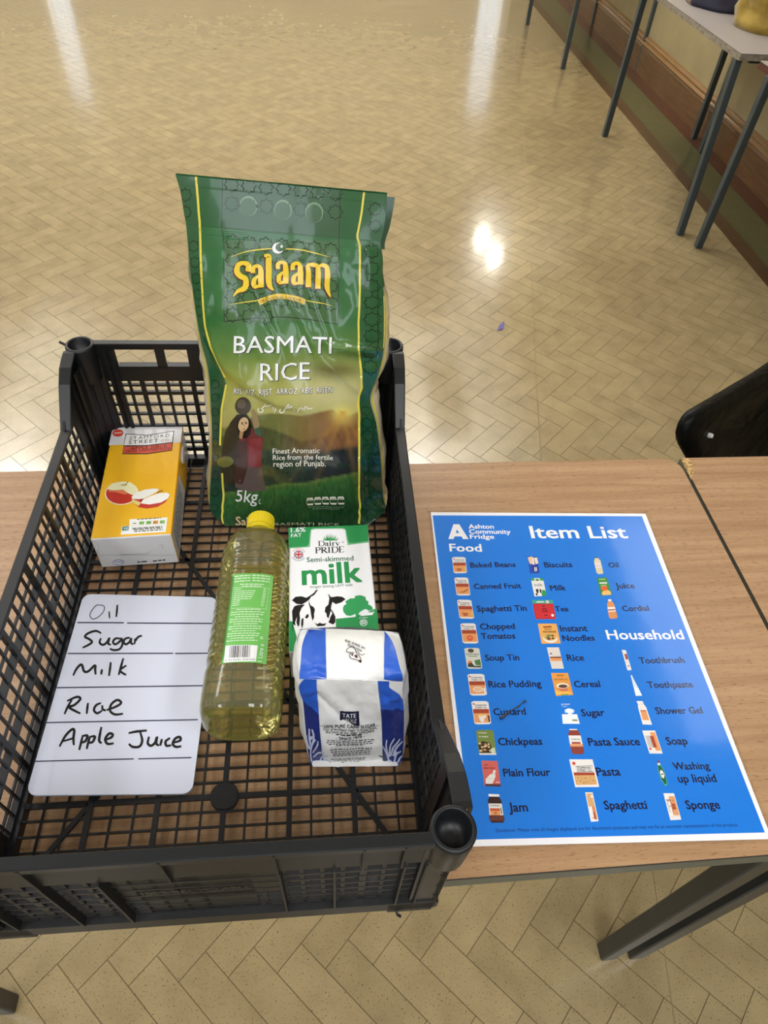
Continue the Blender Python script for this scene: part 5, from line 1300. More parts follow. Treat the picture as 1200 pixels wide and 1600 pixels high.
for pts in (((205, 1400), (190, 1300), (200, 1230), (215, 1160)), ((195, 1260), (160, 1190), (150, 1120)), ((200, 1240), (180, 1150), (178, 1060)), ((205, 1220), (215, 1130), (200, 1060)), ((210, 1290), (245, 1230), (250, 1180)), ((215, 1330), (265, 1290), (310, 1280)), ((270, 1400), (290, 1330), (350, 1310)), ((290, 1380), (330, 1350), (370, 1380)),
            ((920, 1420), (905, 1330), (870, 1250), (850, 1220)), ((915, 1330), (890, 1240), (895, 1170)), ((920, 1330), (930, 1230), (965, 1150)), ((930, 1320), (960, 1240), (1010, 1160)), ((950, 1320), (990, 1230), (1035, 1180)), ((960, 1400), (975, 1310), (1020, 1270)), ((880, 1400), (865, 1340), (820, 1320)), ((990, 1390), (1005, 1340), (1030, 1310))):
    p.smooth(zp(*pts), 0, WB if pts[0][0] not in (880,) else ink(60, 60, 70), 2, taper=[2.2, 2.6, 1.8, .5][:len(pts)])
for x, y in ((190, 1150), (215, 1180), (168, 1230), (930, 1380), (900, 1390), (968, 1300)): p.ellipse(Z(x, y), 2.0, 4.4, WB, 2, 10, rot=rng.uniform(-.6, .6))
p.poly(zp((456, 898), (632, 908), (640, 1034), (590, 1034), (540, 1005), (456, 998)), ink(26, 28, 62), 1)
p.text('TATE', Z(478, 958), Z(606, 962), WHITE, 2, cap=6.2, bold=0.01); p.text('&LYLE', Z(508, 1006), Z(608, 1012), WHITE, 2, cap=6.2, bold=0.005)
TK_ = ink(38, 38, 52)
p.text('100% PURE CANE SUGAR', Z(308, 1058), Z(790, 1060), TK_, 1, bold=0.03, cap=4.8, arc=-0.01); p.ribbon(zp((274, 1032), (296, 1036)), .7, TK_, 1); p.ribbon(zp((798, 1042), (820, 1040)), .7, TK_, 1)
p.text('Our granulated sugar is made from', Z(300, 1078), Z(802, 1082), TK_, 1, bold=0.012, arc=-0.02); p.text('the juice of the sugar cane plant', Z(322, 1104), Z(778, 1106), TK_, 1, bold=0.012, arc=-0.02)
p.greek(Z(420, 1128), Z(660, 1130), 1.8, TK_, 1, 3); p.text('- SINCE 1878 -', Z(420, 1166), Z(688, 1154), TK_, 1, bold=0.03, cap=3.6)
for k, (y, a, c_) in enumerate(((1180, 336, 776), (1196, 330, 766), (1212, 350, 768), (1224, 420, 680), (1256, 366, 756), (1274, 372, 740), (1290, 392, 736), (1306, 392, 734), (1340, 372, 690), (1356, 400, 680), (1380, 470, 650), (1396, 505, 680), (1412, 505, 600))): p.greek(Z(a, y), Z(c_, y-3), 1.15, TK_, 1, 40+k, 0.5)
for k in range(19): p.ellipse(Z(372+k*21, 1236), .55, .55, TK_, 1, 6)
p.ellipse(Z(445, 1392), 2.6, 1.6, TK_, 1, 10); p.ellipse(Z(478, 1392), 2.6, 1.6, TK_, 1, 10); p.poly(zp((440, 1402), (488, 1402), (492, 1418), (436, 1418)), TK_, 1)
p.build('front_print', m_paper, sugar)
sg_.cell = 3.5; p = Print(sg_, base=0.0007, step=0.0001)
p.poly(zp((150, 120), (320, 98), (330, 606), (70, 610), (85, 350), (100, 215)), BLU, 0)
p.poly(zp((870, 150), (960, 215), (985, 330), (1010, 420), (1040, 500), (1050, 640), (868, 606), (870, 400)), BLU, 0)
DR = ink(70, 24, 34)
p.text('MADE IN THE', Z(664, 338), Z(536, 276), TK_, 1, bold=0.02, arc=0.0, cap=3.4); p.text('UK SINCE 1878', Z(694, 312), Z(510, 238), TK_, 1, bold=0.02, arc=0.0, cap=3.4)
p.smooth(zp((560, 360), (524, 356), (520, 335), (550, 308), (582, 306), (600, 335), (610, 362), (640, 395), (655, 430), (650, 452), (625, 432), (590, 420), (560, 412), (545, 390), (560, 365), (590, 360)), 1.0, DR, 1)
p.poly(zp((560, 375), (585, 365), (575, 395)), DR, 1); p.poly(zp((590, 385), (615, 380), (625, 410), (600, 405)), DR, 1); p.smooth(zp((610, 355), (625, 350), (640, 375), (665, 382), (690, 372)), .8, TK_, 1); p.poly(zp((628, 425), (656, 428), (650, 452)), BLACK, 1)
p.build('top_print', m_paper, sugar)
# ================================================================== WHITEBOARD
m_board, nt, b = mat('glossy_white_board', ink(212, 216, 234), 0.28, coat=0.2)
m_ink = print_mat('marker_ink', 0.4)
FL, BL, FR = Vector(cr(-0.1783, -0.1786, 0.0262)), Vector(cr(-0.183, 0.0454, 0.0262)), Vector(cr(-0.0299, -0.1813, 0.0158))
board = thing('whiteboard', 'small white board with a handwritten grocery list, lying in the crate', 'whiteboard', tuple(FL))
ex = (FR-FL); BWD = ex.length; ex.normalize(); ey = (BL-FL); BHT = ey.length; ey.normalize(); ez = ex.cross(ey).normalized(); ey = ez.cross(ex)
board.rotation_euler = Matrix((ex, ey, ez)).transposed().to_euler()
mb = MB(); slab(mb, rounded_rect(0, BWD, 0, BHT, (0.009,)*4), -0.0028, 0); mb.build('panel', m_board, board)
bs = Flat([(118, 928), (328, 934), (300, 1240), (40, 1243)], (BWD, BHT), lambda x, y, off: (x, BHT-y, off))
p = Print(bs); RUL = ink(34, 32, 66)
for a, c_ in (((110, 973), (183, 973.5)), ((188, 974), (325, 975)), ((97, 1021.5), (262, 1021.5)), ((265, 1021.8), (317.5, 1021.5)), ((82, 1075), (311.5, 1072)), ((67, 1129.5), (304.5, 1125)), ((50.5, 1190), (207, 1186)), ((214, 1186), (297, 1184))):
    p.ribbon([a, c_], 1.9, RUL, 0); p.build('ruled_line', m_ink, board); p = Print(bs)
p = Print(bs)
Z = lambda x, y: (x*0.375, 900+y*0.375)
def hand(wd, *strokes, last=True):
    global p; wd *= 1.3
    for st in strokes:
        q = [Z(*k) for k in st]; n = len(q); wd_ = wd; p.smooth(q, 0, ink(12, 12, 14), 0, taper=[wd_*0.7]+[wd_]*(n-2)+[wd_*0.75], sub=6)
    if last: p.build('handwritten_word', m_ink, board); p = Print(bs)
hand(1.0, [(395, 124), (372, 122), (352, 144), (345, 166), (358, 180), (380, 172), (400, 150), (404, 130), (393, 121)], last=False); hand(1.9, [(425, 148), (426, 164), (428, 178)], last=False); hand(2.6, [(458, 121), (457, 146), (455, 172)])
hand(2.8, [(395, 240), (372, 230), (340, 240), (328, 254), (346, 264), (358, 276), (344, 288), (320, 300)], [(395, 260), (390, 278), (404, 288), (420, 278), (430, 260), (426, 282), (438, 288)], [(476, 262), (456, 262), (446, 276), (456, 286), (474, 274), (481, 262), (486, 285), (474, 306), (450, 310), (434, 304)], [(516, 258), (498, 262), (490, 275), (500, 286), (515, 276), (521, 262), (521, 280), (532, 286)], [(535, 286), (540, 262), (538, 272), (550, 256), (566, 250)])
hand(3.0, [(285, 416), (298, 388), (318, 370), (330, 398), (348, 398), (374, 374), (376, 392), (379, 412)], [(405, 390), (403, 400), (402, 412)], [(440, 360), (438, 386), (435, 418)], [(492, 344), (484, 376), (475, 414)], [(506, 374), (480, 395), (506, 414)])
hand(3.0, [(255, 577), (268, 546), (284, 516)], [(264, 522), (304, 505), (319, 514), (296, 538), (274, 548), (300, 564), (322, 574)], [(352, 530), (350, 550), (348, 576)], [(406, 530), (386, 540), (378, 560), (392, 573), (412, 562)], [(412, 540), (414, 556), (428, 562)], [(430, 560), (468, 546), (490, 530), (474, 518), (450, 535), (445, 562), (466, 578), (500, 575)])
hand(3.2, [(240, 712), (264, 666), (290, 640), (299, 646), (297, 676), (300, 706)], [(252, 690), (300, 676)], [(336, 664), (330, 694), (323, 726)], [(334, 668), (354, 666), (348, 688), (330, 696)], [(366, 668), (360, 694), (354, 722)], [(364, 672), (386, 670), (378, 692), (360, 696)], [(412, 630), (407, 660), (405, 688), (416, 698)], [(425, 686), (454, 674), (460, 661), (445, 658), (430, 680), (440, 700), (466, 698)])
hand(3.2, [(526, 656), (560, 649), (602, 645)], [(574, 650), (584, 686), (574, 711), (546, 713), (529, 700)], [(612, 670), (608, 698), (622, 708), (638, 695), (645, 672), (643, 698), (655, 708)], [(666, 680), (663, 694), (660, 708)], [(700, 676), (682, 690), (686, 708), (706, 706)], [(714, 696), (742, 686), (740, 672), (722, 678), (712, 700), (726, 713), (748, 710)])

# ================================================================== POSTER
m_poster = print_mat('printed_sheet', 0.16, coat=0.55, bump=dict(scale=24, strength=0.22, dist=0.002, detail=4))
m_lam, nt, b = mat('clear_laminate', (1, 1, 1, 1), 0.08, trans=1.0, ior=1.05)
PW_, PH_ = 0.297, 0.420; PT = -0.0441283
poster = thing('item_list_poster', 'blue laminated item list poster lying on the table beside the crate', 'poster', (0.1490145, 0.6020758, T0+0.0004), PT)
mb = MB(); mb.box(0, PW_, -PH_, 0, 0.0, 0.0004, ink(232, 232, 238)); mb.build('sheet', m_poster, poster)
mb = MB(); c_ = 0.0032
for q in ((-c_, 0, -PH_-c_, c_), (PW_, PW_+c_, -PH_-c_, c_), (0, PW_, 0, c_), (0, PW_, -PH_-c_, -PH_)): mb.box(q[0], q[1], q[2], q[3], 0.0, 0.0003)
mb.build('laminate_edge', m_lam, poster)
PA = [(673.0, 800.8), (1008.2, 803.3), (1205.3, 1311.5), (730.8, 1323.1)]
ps = Flat(PA, (PW_, PH_), lambda x, y, off: (x, -y, 0.0004+off))
p = Print(ps, base=0.00003, step=0.00003); BLUE = ink(18, 116, 216)
p.poly([(675.8, 805.8), (1002.7, 807.3), (1194.5, 1301.2), (738.0, 1312.4)], BLUE, 0); p.build('blue_background', m_poster, poster)
p = Print(ps, base=0.00008, step=0.00003)
Z = lambda x, y: (650+x/12, 780+y/12)
p.poly(zp((700, 478), (808, 478), (984, 755), (880, 755), (850, 705), (722, 705), (702, 755), (606, 755)), WHITE, 0); p.poly(zp((768, 572), (808, 642), (744, 642)), BLUE, 1); p.build('logo_letter', m_poster, poster); p = Print(ps, base=0.00008, step=0.00003)
for body, a, c2, cap_, bo in (('Ashton', (732.6, 826.6), (771.7, 826.6), 6.6, .03), ('Community', (733.5, 834.4), (797.8, 834.8), 6.6, .03), ('Fridge', (734.8, 842.3), (772.2, 842.5), 6.6, .03),
                              ('Item List', (831, 841.4), (981, 841.4), 18.6, .026), ('Food', (703.2, 862), (752.7, 862.5), 11.6, .03), ('Household', (949.7, 999.6), (1069, 999.4), 14.4, .026)):
    p.text(body, a, c2, WHITE, 1, cap=cap_, bold=bo); p.build('heading_lettering', m_poster, poster); p = Print(ps, base=0.00008, step=0.00003)
p = Print(ps, base=0.00008, step=0.00003)
for body, x0, x1, y in (('Baked Beans', 735.4, 805.5, 887.2), ('Biscuits', 851.4, 894.3, 887.2), ('Oil', 951.8, 967, 887.2), ('Canned Fruit', 741, 814.3, 920.6), ('Milk', 860.5, 884.2, 923.2), ('Juice', 962.8, 991.7, 920),
                        ('Spaghetti Tin', 745.8, 823, 955.8), ('Tea', 868.2, 888.5, 956), ('Cordial', 973.3, 1014.5, 955.4), ('Chopped', 750.8, 804.7, 983.8), ('Tomatos', 752.5, 805.2, 998.8), ('Instant', 876.2, 918, 987.2), ('Noodles', 880, 929.2, 1002),
                        ('Soup Tin', 758.7, 811.4, 1032.8), ('Rice', 887, 912.7, 1033), ('Rice Pudding', 764, 845.8, 1074.6), ('Cereal', 898, 938, 1074.3), ('Custard', 771.5, 821.6, 1117.7), ('Sugar', 909.4, 945, 1119.4),
                        ('Chickpeas', 779.2, 847.3, 1164.8), ('Pasta Sauce', 920.2, 1000, 1165.6), ('Plain Flour', 787.3, 860, 1213.5), ('Pasta', 933, 969.6, 1212.6), ('Jam', 796, 824.8, 1268.6), ('Spaghetti', 945, 1011.3, 1265),
                        ('Toothbrush', 1000, 1070, 1037), ('Toothpaste', 1013, 1083, 1075.4), ('Shower Gel', 1025.5, 1098.2, 1116), ('Soap', 1042.5, 1074.6, 1164), ('Washing', 1053, 1109.2, 1203), ('up liquid', 1060.5, 1119.6, 1223), ('Sponge', 1073, 1125.2, 1264.5)):
    p = Print(ps, base=0.00008, step=0.00003); p.text(body, (x0, y+0.2), (x1, y-0.012*(x1-x0)), ink(18, 20, 56), 1, bold=0.032); p.build('item_lettering', m_poster, poster)
p = Print(ps, base=0.00008, step=0.00003)
p.text('Disclaimer: Please note all images displayed are for illustration purposes and may not be an accurate representation of the product.', (775, 1300.6), (1153, 1291.6), ink(18, 24, 66), 1)
p.build('disclaimer_lettering', m_poster, poster)
# the small product pictures: unit square (0..1 across, 0..1 down) inside each picture's corners
W_ = ink(226, 222, 220); OR = ink(222, 150, 96); RB_ = ink(160, 66, 46); GY = ink(200, 194, 188)
class Pic(Print):
    def __init__(s, quad): super().__init__(ps, 0.00008, 0.00003); s.h = homography([(0, 0), (1, 0), (1, 1), (0, 1)], quad)
    def q(s, x, y): v = s.h @ np.array([x, y, 1.0]); return (v[0]/v[2], v[1]/v[2])
    def r(s, x0, y0, x1, y1, c, l=1): s.poly([s.q(x0, y0), s.q(x1, y0), s.q(x1, y1), s.q(x0, y1)], c, l)
    def g(s, c, l, *pts): s.poly([s.q(*k) for k in pts], c, l)
    def e(s, x, y, rx, ry, c, l=2, n=14): s.poly([s.q(x+rx*math.cos(2*math.pi*k/n), y+ry*math.sin(2*math.pi*k/n)) for k in range(n)], c, l)
    def t(s, body, x0, x1, y, c, l=3, bold=0.02, cap=None): s.text(body, s.q(x0, y), s.q(x1, y), c, l, bold=bold, cap=cap)
def tin(P, body=OR, art=None):
    P.g(W_, 0, (0, .05), (.15, 0), (.85, 0), (1, .05), (1, .95), (.85, 1), (.15, 1), (0, .95))
    P.r(.03, .34, .97, .52, RB_); P.r(.03, .52, .97, .92, body); P.e(.12, .12, .05, .04, ink(200, 50, 50)); P.t('STAMFORD', .18, .88, .21, BLACK); P.t('STREET CO.', .18, .88, .31, BLACK)
    if art: art(P)
def beans(P):
    for k in range(9): P.e(.28+.07*(k % 5)+.04*(k//5), .74+.08*(k//5), .05, .035, ink(196, 92, 40) if k % 2 else ink(120, 60, 30))
    P.g(ink(206, 180, 90), 2, (.78, .66), (.92, .62), (.92, .88), (.82, .86))
def peach(P): P.g(ink(120, 70, 30), 2, (.3, .80), (.55, .78), (.9, .62), (.88, .68), (.6, .82), (.34, .84))
def tomato(P): P.e(.5, .74, .2, .13, ink(206, 60, 44)); P.e(.5, .70, .14, .03, OR, 3); P.e(.42, .78, .05, .04, ink(236, 130, 100), 3); P.e(.58, .78, .05, .04, ink(236, 130, 100), 3)
def dish(P): P.e(.5, .72, .3, .13, W_, 2, 22); P.e(.5, .72, .25, .10, ink(226, 180, 140), 3, 22); P.g(W_, 3, (.82, .7), (.94, .62), (.94, .92), (.84, .9))
def jug(P): P.g(W_, 2, (.28, .60), (.62, .60), (.60, .86), (.5, .92), (.36, .86)); P.e(.45, .61, .18, .05, ink(232, 190, 110), 3); P.g(W_, 2, (.62, .62), (.78, .56), (.72, .72), (.6, .76)); P.r(.86, .62, .94, .9, BLACK)
def soup(P):
    P.g(ink(206, 206, 196), 0, (0, .04), (.15, 0), (.85, 0), (1, .04), (1, .96), (.85, 1), (.15, 1), (0, .96)); P.e(.42, .13, .2, .10, ink(74, 66, 56), 1, 18)
    P.t('VEGETABLE', .06, .92, .34, ink(40, 60, 46)); P.r(.2, .39, .8, .42, ink(60, 130, 90), 2)
    P.g(ink(214, 120, 84), 1, (.04, .74), (.2, .60), (.4, .64), (.3, .78)); P.g(ink(74, 118, 74), 1, (.55, .60), (.94, .54), (.96, .84), (.6, .82)); P.g(ink(60, 66, 56), 2, (.04, .92), (.1, .76), (.35, .7), (.5, .86), (.94, .86), (.94, .94))
def chick(P):
    P.g(ink(112, 132, 66), 0, (0, .04), (.15, 0), (.9, 0), (1, .04), (1, .97), (.85, 1), (.15, 1), (0, .97)); P.t('chickpeas', .12, .6, .14, W_); P.t('in water', .14, .66, .30, W_)
    P.g(ink(60, 50, 36), 1, (.02, .58), (.3, .44), (.7, .52), (.8, .8), (.7, .94), (.06, .92)); rng = random.Random(1)
    for k in range(16): P.e(rng.uniform(.1, .66), rng.uniform(.54, .88), .06, .04, rng.choice((ink(214, 176, 130), ink(190, 140, 100), ink(226, 196, 150))), 2, 8)
    P.r(.02, .93, .98, 1, W_, 2); P.g(ink(200, 216, 190), 2, (.7, .76), (.94, .7), (.94, .92), (.7, .92))
def flour(P): P.r(0, 0, 1, 1, ink(206, 100, 94), 0); P.r(.04, .91, 1, 1, ink(84, 52, 56), 1); P.r(.12, .15, .4, .18, ink(110, 34, 40)); P.t('plain flour', .1, .8, .32, ink(110, 34, 40)); P.g(W_, 1, (.1, .9), (.12, .72), (.42, .54), (.6, .50), (.66, .38), (.76, .35), (.82, .42), (.74, .48), (.76, .6), (.5, .9)); P.greek(P.q(.2, .7), P.q(.6, .7), .8, GY, 2); P.r(.74, .82, .94, .85, W_)
def jam(P): P.g(ink(236, 234, 232), 0, (.12, .0), (.88, 0), (.92, .06), (.84, .10), (.16, .10), (.06, .05)); P.g(ink(52, 30, 34), 0, (.16, .10), (.84, .10), (.98, .24), (1, .9), (.88, 1), (.12, 1), (0, .9), (.02, .24)); P.r(.03, .36, .97, .76, W_); P.r(.1, .53, .78, .62, ink(196, 80, 50)); P.r(.1, .62, .78, .76, OR); P.t('STAMFORD', .14, .8, .46, BLACK); P.r(.82, .5, .9, .72, ink(60, 120, 70), 2); P.t('30', .34, .54, .73, ink(140, 50, 30)); P.r(.03, .76, .97, .94, ink(96, 52, 50))
def biscuit(P): P.r(0, 0, 1, 1, ink(30, 70, 170), 0); P.g(ink(226, 190, 160), 1, (0, .06), (.45, 0), (.6, .5), (.1, .42)); P.g(ink(236, 214, 190), 2, (.62, .08), (.95, .06), (1, .42), (.7, .46)); P.r(.42, .06, .60, .46, W_); P.g(ink(20, 50, 140), 2, (.3, .55), (.85, .52), (.9, .95), (.4, .98)); P.r(.5, .64, .6, .9, W_, 3); P.r(.66, .64, .76, .88, W_, 3)
def milkp(P): P.r(0, 0, 1, 1, W_, 0); P.r(0, 0, .28, .14, GRN); P.r(.72, 0, 1, .14, GRN); P.e(.5, .1, .15, .06, ink(60, 130, 80)); P.t('milk', .16, .86, .46, ink(40, 90, 60), 2, bold=.0); P.g(BLACK, 2, (.2, .62), (.42, .60), (.38, .8), (.24, .86)); P.g(BLACK, 2, (.52, .60), (.66, .64), (.60, .86), (.50, .8)); P.g(GRN, 1, (.6, .9), (.7, .68), (.9, .66), (1, .74), (1, 1), (.62, 1)); P.e(.2, .9, .08, .06, BLACK)
def tea(P): P.r(0, 0, 1, 1, ink(196, 44, 56), 0); P.r(0, 0, 1, .19, ink(60, 160, 140)); P.r(.2, .08, .56, .13, W_, 2); P.e(.72, .1, .08, .08, GY); P.t('RED', .42, .64, .5, ink(70, 14, 24)); P.t('LABEL', .36, .70, .62, ink(70, 14, 24)); P.e(.5, .33, .06, .03, ink(90, 20, 30)); P.e(.86, .80, .07, .07, W_); P.r(.46, .78, .62, .82, ink(90, 16, 26)); P.ribbon([P.q(.04, .22), P.q(.96, .22), P.q(.96, .96), P.q(.04, .96)], .5, ink(120, 24, 34), 2, closed=True)
def noodles(P): P.r(0, 0, 1, 1, ink(226, 164, 88), 0); P.g(ink(150, 76, 40), 1, (.25, .14), (.7, .12), (.7, .2), (.26, .22)); P.t('INSTANT', .3, .68, .32, BLACK, 3); P.t('NOODLES', .2, .88, .46, BLACK, 3, bold=.03); P.e(.5, .74, .38, .22, W_, 1, 22); P.e(.5, .68, .34, .18, ink(214, 166, 96), 2, 22); rng = random.Random(4); [P.e(rng.uniform(.3, .74), rng.uniform(.58, .78), .07, .05, rng.choice((ink(160, 70, 50), ink(226, 200, 150), ink(90, 60, 40), ink(110, 140, 70))), 3, 8) for k in range(11)]
def ricep(P): P.r(0, 0, 1, 1, ink(214, 206, 200), 0); P.r(.06, .44, .98, .50, ink(110, 50, 34)); P.r(.06, .50, .98, .64, OR); P.e(.22, .30, .07, .035, ink(60, 20, 20)); P.greek(P.q(.24, .38), P.q(.9, .38), .8, GY, 2); P.ribbon([P.q(.04, .36), P.q(.96, .36)], .3, GY, 2)
def cereal(P): P.r(0, 0, 1, 1, ink(222, 150, 72), 0); P.t('HONEY', .3, .74, .15, ink(90, 50, 30)); P.t('HOOPLAS', .1, .9, .34, ink(110, 64, 40), 3, bold=.0); P.g(ink(196, 110, 80), 1, (.12, .54), (.88, .58), (.72, .80), (.4, .82), (.2, .70)); P.e(.5, .58, .36, .12, ink(236, 226, 210), 2, 20); P.e(.52, .60, .27, .08, ink(90, 60, 50), 3, 16); P.r(.3, .94, .7, 1, ink(130, 150, 60)); P.g(ink(236, 180, 90), 1, (0, .74), (.2, .82), (.9, .86), (.98, .94), (.02, .94))
def sugarp(P): P.r(0, .62, 1, 1, ink(230, 234, 240), 0); P.g(ink(196, 216, 240), 0, (.22, .56), (.22, .4), (.85, .38), (.82, .56)); P.e(.54, .44, .24, .10, ink(236, 240, 244)); P.g(ink(226, 230, 238), 1, (.3, .42), (.78, .42), (.66, .62), (.42, .62)); P.ribbon([P.q(.78, .42), P.q(.9, .46), P.q(.74, .56)], .8, ink(226, 230, 238), 2); P.t('granulated', .02, .66, .14, ink(226, 232, 242)); P.t('sugar', .06, .46, .26, ink(150, 190, 235)); P.r(.6, .84, .92, .9, ink(120, 130, 80), 2)
def sauce(P): P.g(W_, 0, (.2, 0), (.8, 0), (.84, .05), (.16, .05)); P.g(ink(134, 60, 54), 0, (.18, .05), (.86, .05), (1, .22), (1, .9), (.88, 1), (.12, 1), (0, .9), (0, .22)); P.r(0, .28, 1, .72, W_); P.t('STAMFORD', .16, .9, .46, BLACK); P.r(.16, .54, .86, .62, RB_); P.r(0, .63, 1, .72, OR, 2)
def pasta(P): P.r(0, 0, 1, 1, W_, 0); P.e(.16, .15, .07, .06, ink(206, 70, 50)); P.ribbon([P.q(.2, .26), P.q(.92, .24), P.q(.9, .45), P.q(.22, .46)], .7, BLACK, 2, closed=True); P.t('STAMFORD', .25, .86, .35, BLACK); P.t('STREET CO.', .25, .86, .435, BLACK); P.r(.06, .48, .94, .58, RB_); P.r(.06, .58, .94, .92, ink(206, 160, 106)); rng = random.Random(6); [P.ribbon([P.q(x_, y_), P.q(x_+.06, y_+rng.uniform(-.04, .04))], .8, rng.choice((ink(226, 190, 140), ink(170, 120, 70))), 2) for x_, y_ in [(rng.uniform(.08, .84), rng.uniform(.64, .9)) for k in range(34)]]
def spag(P): P.r(0, 0, 1, 1, W_, 0); P.r(.1, .04, .9, .5, ink(206, 160, 110)); P.r(.62, .1, .9, .2, W_, 2); P.r(.1, .5, .5, .94, W_, 2); P.r(.5, .5, .9, .94, ink(206, 130, 84)); P.r(.5, .7, .72, .92, RB_, 2); P.e(.36, .88, .08, .02, RED, 3)
def oilp(P): P.g(ink(50, 40, 40), 0, (.25, 0), (.6, 0), (.62, .06), (.28, .06)); P.g(ink(206, 196, 160), 0, (.25, .06), (.64, .06), (.92, .22), (1, .95), (.9, 1), (.3, 1), (.1, .9), (.04, .26)); P.g(W_, 1, (.1, .32), (.84, .30), (.9, .62), (.16, .64)); P.ribbon([P.q(.2, .36), P.q(.8, .35), P.q(.84, .56), P.q(.24, .58)], .5, ink(190, 60, 60), 2, closed=True); P.t('OIL', .32, .72, .52, ink(190, 60, 60))
def juicep(P): P.r(0, 0, 1, 1, ink(52, 130, 62), 0); P.r(.14, .28, .86, .36, W_); P.r(.16, .08, .8, .12, ink(190, 220, 150)); P.t('JUICE', .24, .76, .5, ink(190, 220, 150)); P.e(.46, .62, .3, .16, ink(216, 92, 44)); P.g(ink(230, 186, 120), 1, (.1, .9), (.3, .76), (.7, .72), (.95, .8), (.95, .98), (.2, .98)); P.e(.6, .8, .18, .07, ink(236, 176, 90), 3)
def cordial(P): P.g(W_, 0, (.3, 0), (.7, 0), (.72, .12), (.28, .12)); P.g(ink(212, 140, 84), 0, (.28, .12), (.72, .12), (.96, .28), (1, .95), (.88, 1), (.2, 1), (.04, .92), (.06, .3)); P.g(W_, 1, (.06, .44), (.95, .44), (.96, .68), (.06, .68)); P.r(.08, .56, .94, .62, RB_, 2)
def brush(P): P.r(0, 0, 1, 1, W_, 0); P.r(.35, .2, .95, .48, ink(140, 60, 50)); P.r(.3, .6, .6, .62, GY); P.e(.6, .8, .18, .03, ink(60, 30, 30)); P.ribbon([P.q(.2, .05), P.q(.3, .95)], .5, ink(206, 180, 110), 2)
def paste(P): P.g(ink(226, 232, 240), 0, (.1, 0), (.5, 0), (.62, .12), (1, 1), (.1, 1), (.02, .12)); P.ribbon([P.q(.3, .3), P.q(.62, .28), P.q(.78, .84), P.q(.36, .84)], .5, ink(150, 176, 206), 2, closed=True)
def gel(P): P.g(W_, 0, (.0, 0), (.8, 0), (.82, .16), (.98, .3), (1, 1), (.02, 1), (0, .3), (.1, .16)); P.r(.16, .44, .86, .48, RB_); P.r(.16, .48, .86, .84, OR); P.e(.3, .34, .04, .02, RED); P.r(.1, .15, .85, .17, GY)
def soap(P): P.r(0, 0, 1, 1, W_, 0); P.r(.55, .08, .95, .88, OR); P.r(.45, .24, .72, .74, RB_, 2); [P.ribbon([P.q(.22+k*.1, .24), P.q(.22+k*.1, .74)], .7, ink(90, 80, 80), 2) for k in range(2)]; P.e(.18, .8, .08, .05, RED); P.ribbon([P.q(.12, .22), P.q(.40, .22), P.q(.40, .76), P.q(.12, .76)], .4, BLACK, 3, closed=True)
def washing(P): P.g(ink(130, 44, 50), 0, (.2, 0), (.5, 0), (.55, .12), (.18, .12)); P.g(W_, 0, (.15, .12), (.55, .12), (.6, .22), (.1, .22)); P.g(ink(90, 170, 130), 0, (.06, .22), (.66, .22), (1, .52), (1, .86), (.8, 1), (.5, 1), (.12, .82), (-.04, .5)); P.g(ink(14, 90, 66), 1, (.1, .26), (.6, .26), (.92, .54), (.92, .84), (.74, .96), (.52, .96), (.2, .8), (.06, .5)); P.g(W_, 2, (.18, .56), (.4, .44), (.7, .5), (.86, .64), (.6, .78), (.3, .74)); P.r(.3, .6, .72, .64, ink(14, 90, 66), 3)
def sponge(P): P.r(0, 0, 1, 1, W_, 0); P.r(.4, .12, .95, .84, ink(214, 150, 106)); P.r(.1, .24, .5, .28, ink(120, 120, 120)); P.r(.5, .4, .8, .62, RB_, 2); P.ribbon([P.q(.16, .26), P.q(.46, .26), P.q(.46, .72), P.q(.16, .72)], .4, BLACK, 3, closed=True); [P.e(.3+.2*(k % 3), .3+.2*(k//3), .05, .04, ink(176, 110, 76), 3, 8) for k in range(6)]; P.r(.1, .88, .9, .9, GY)
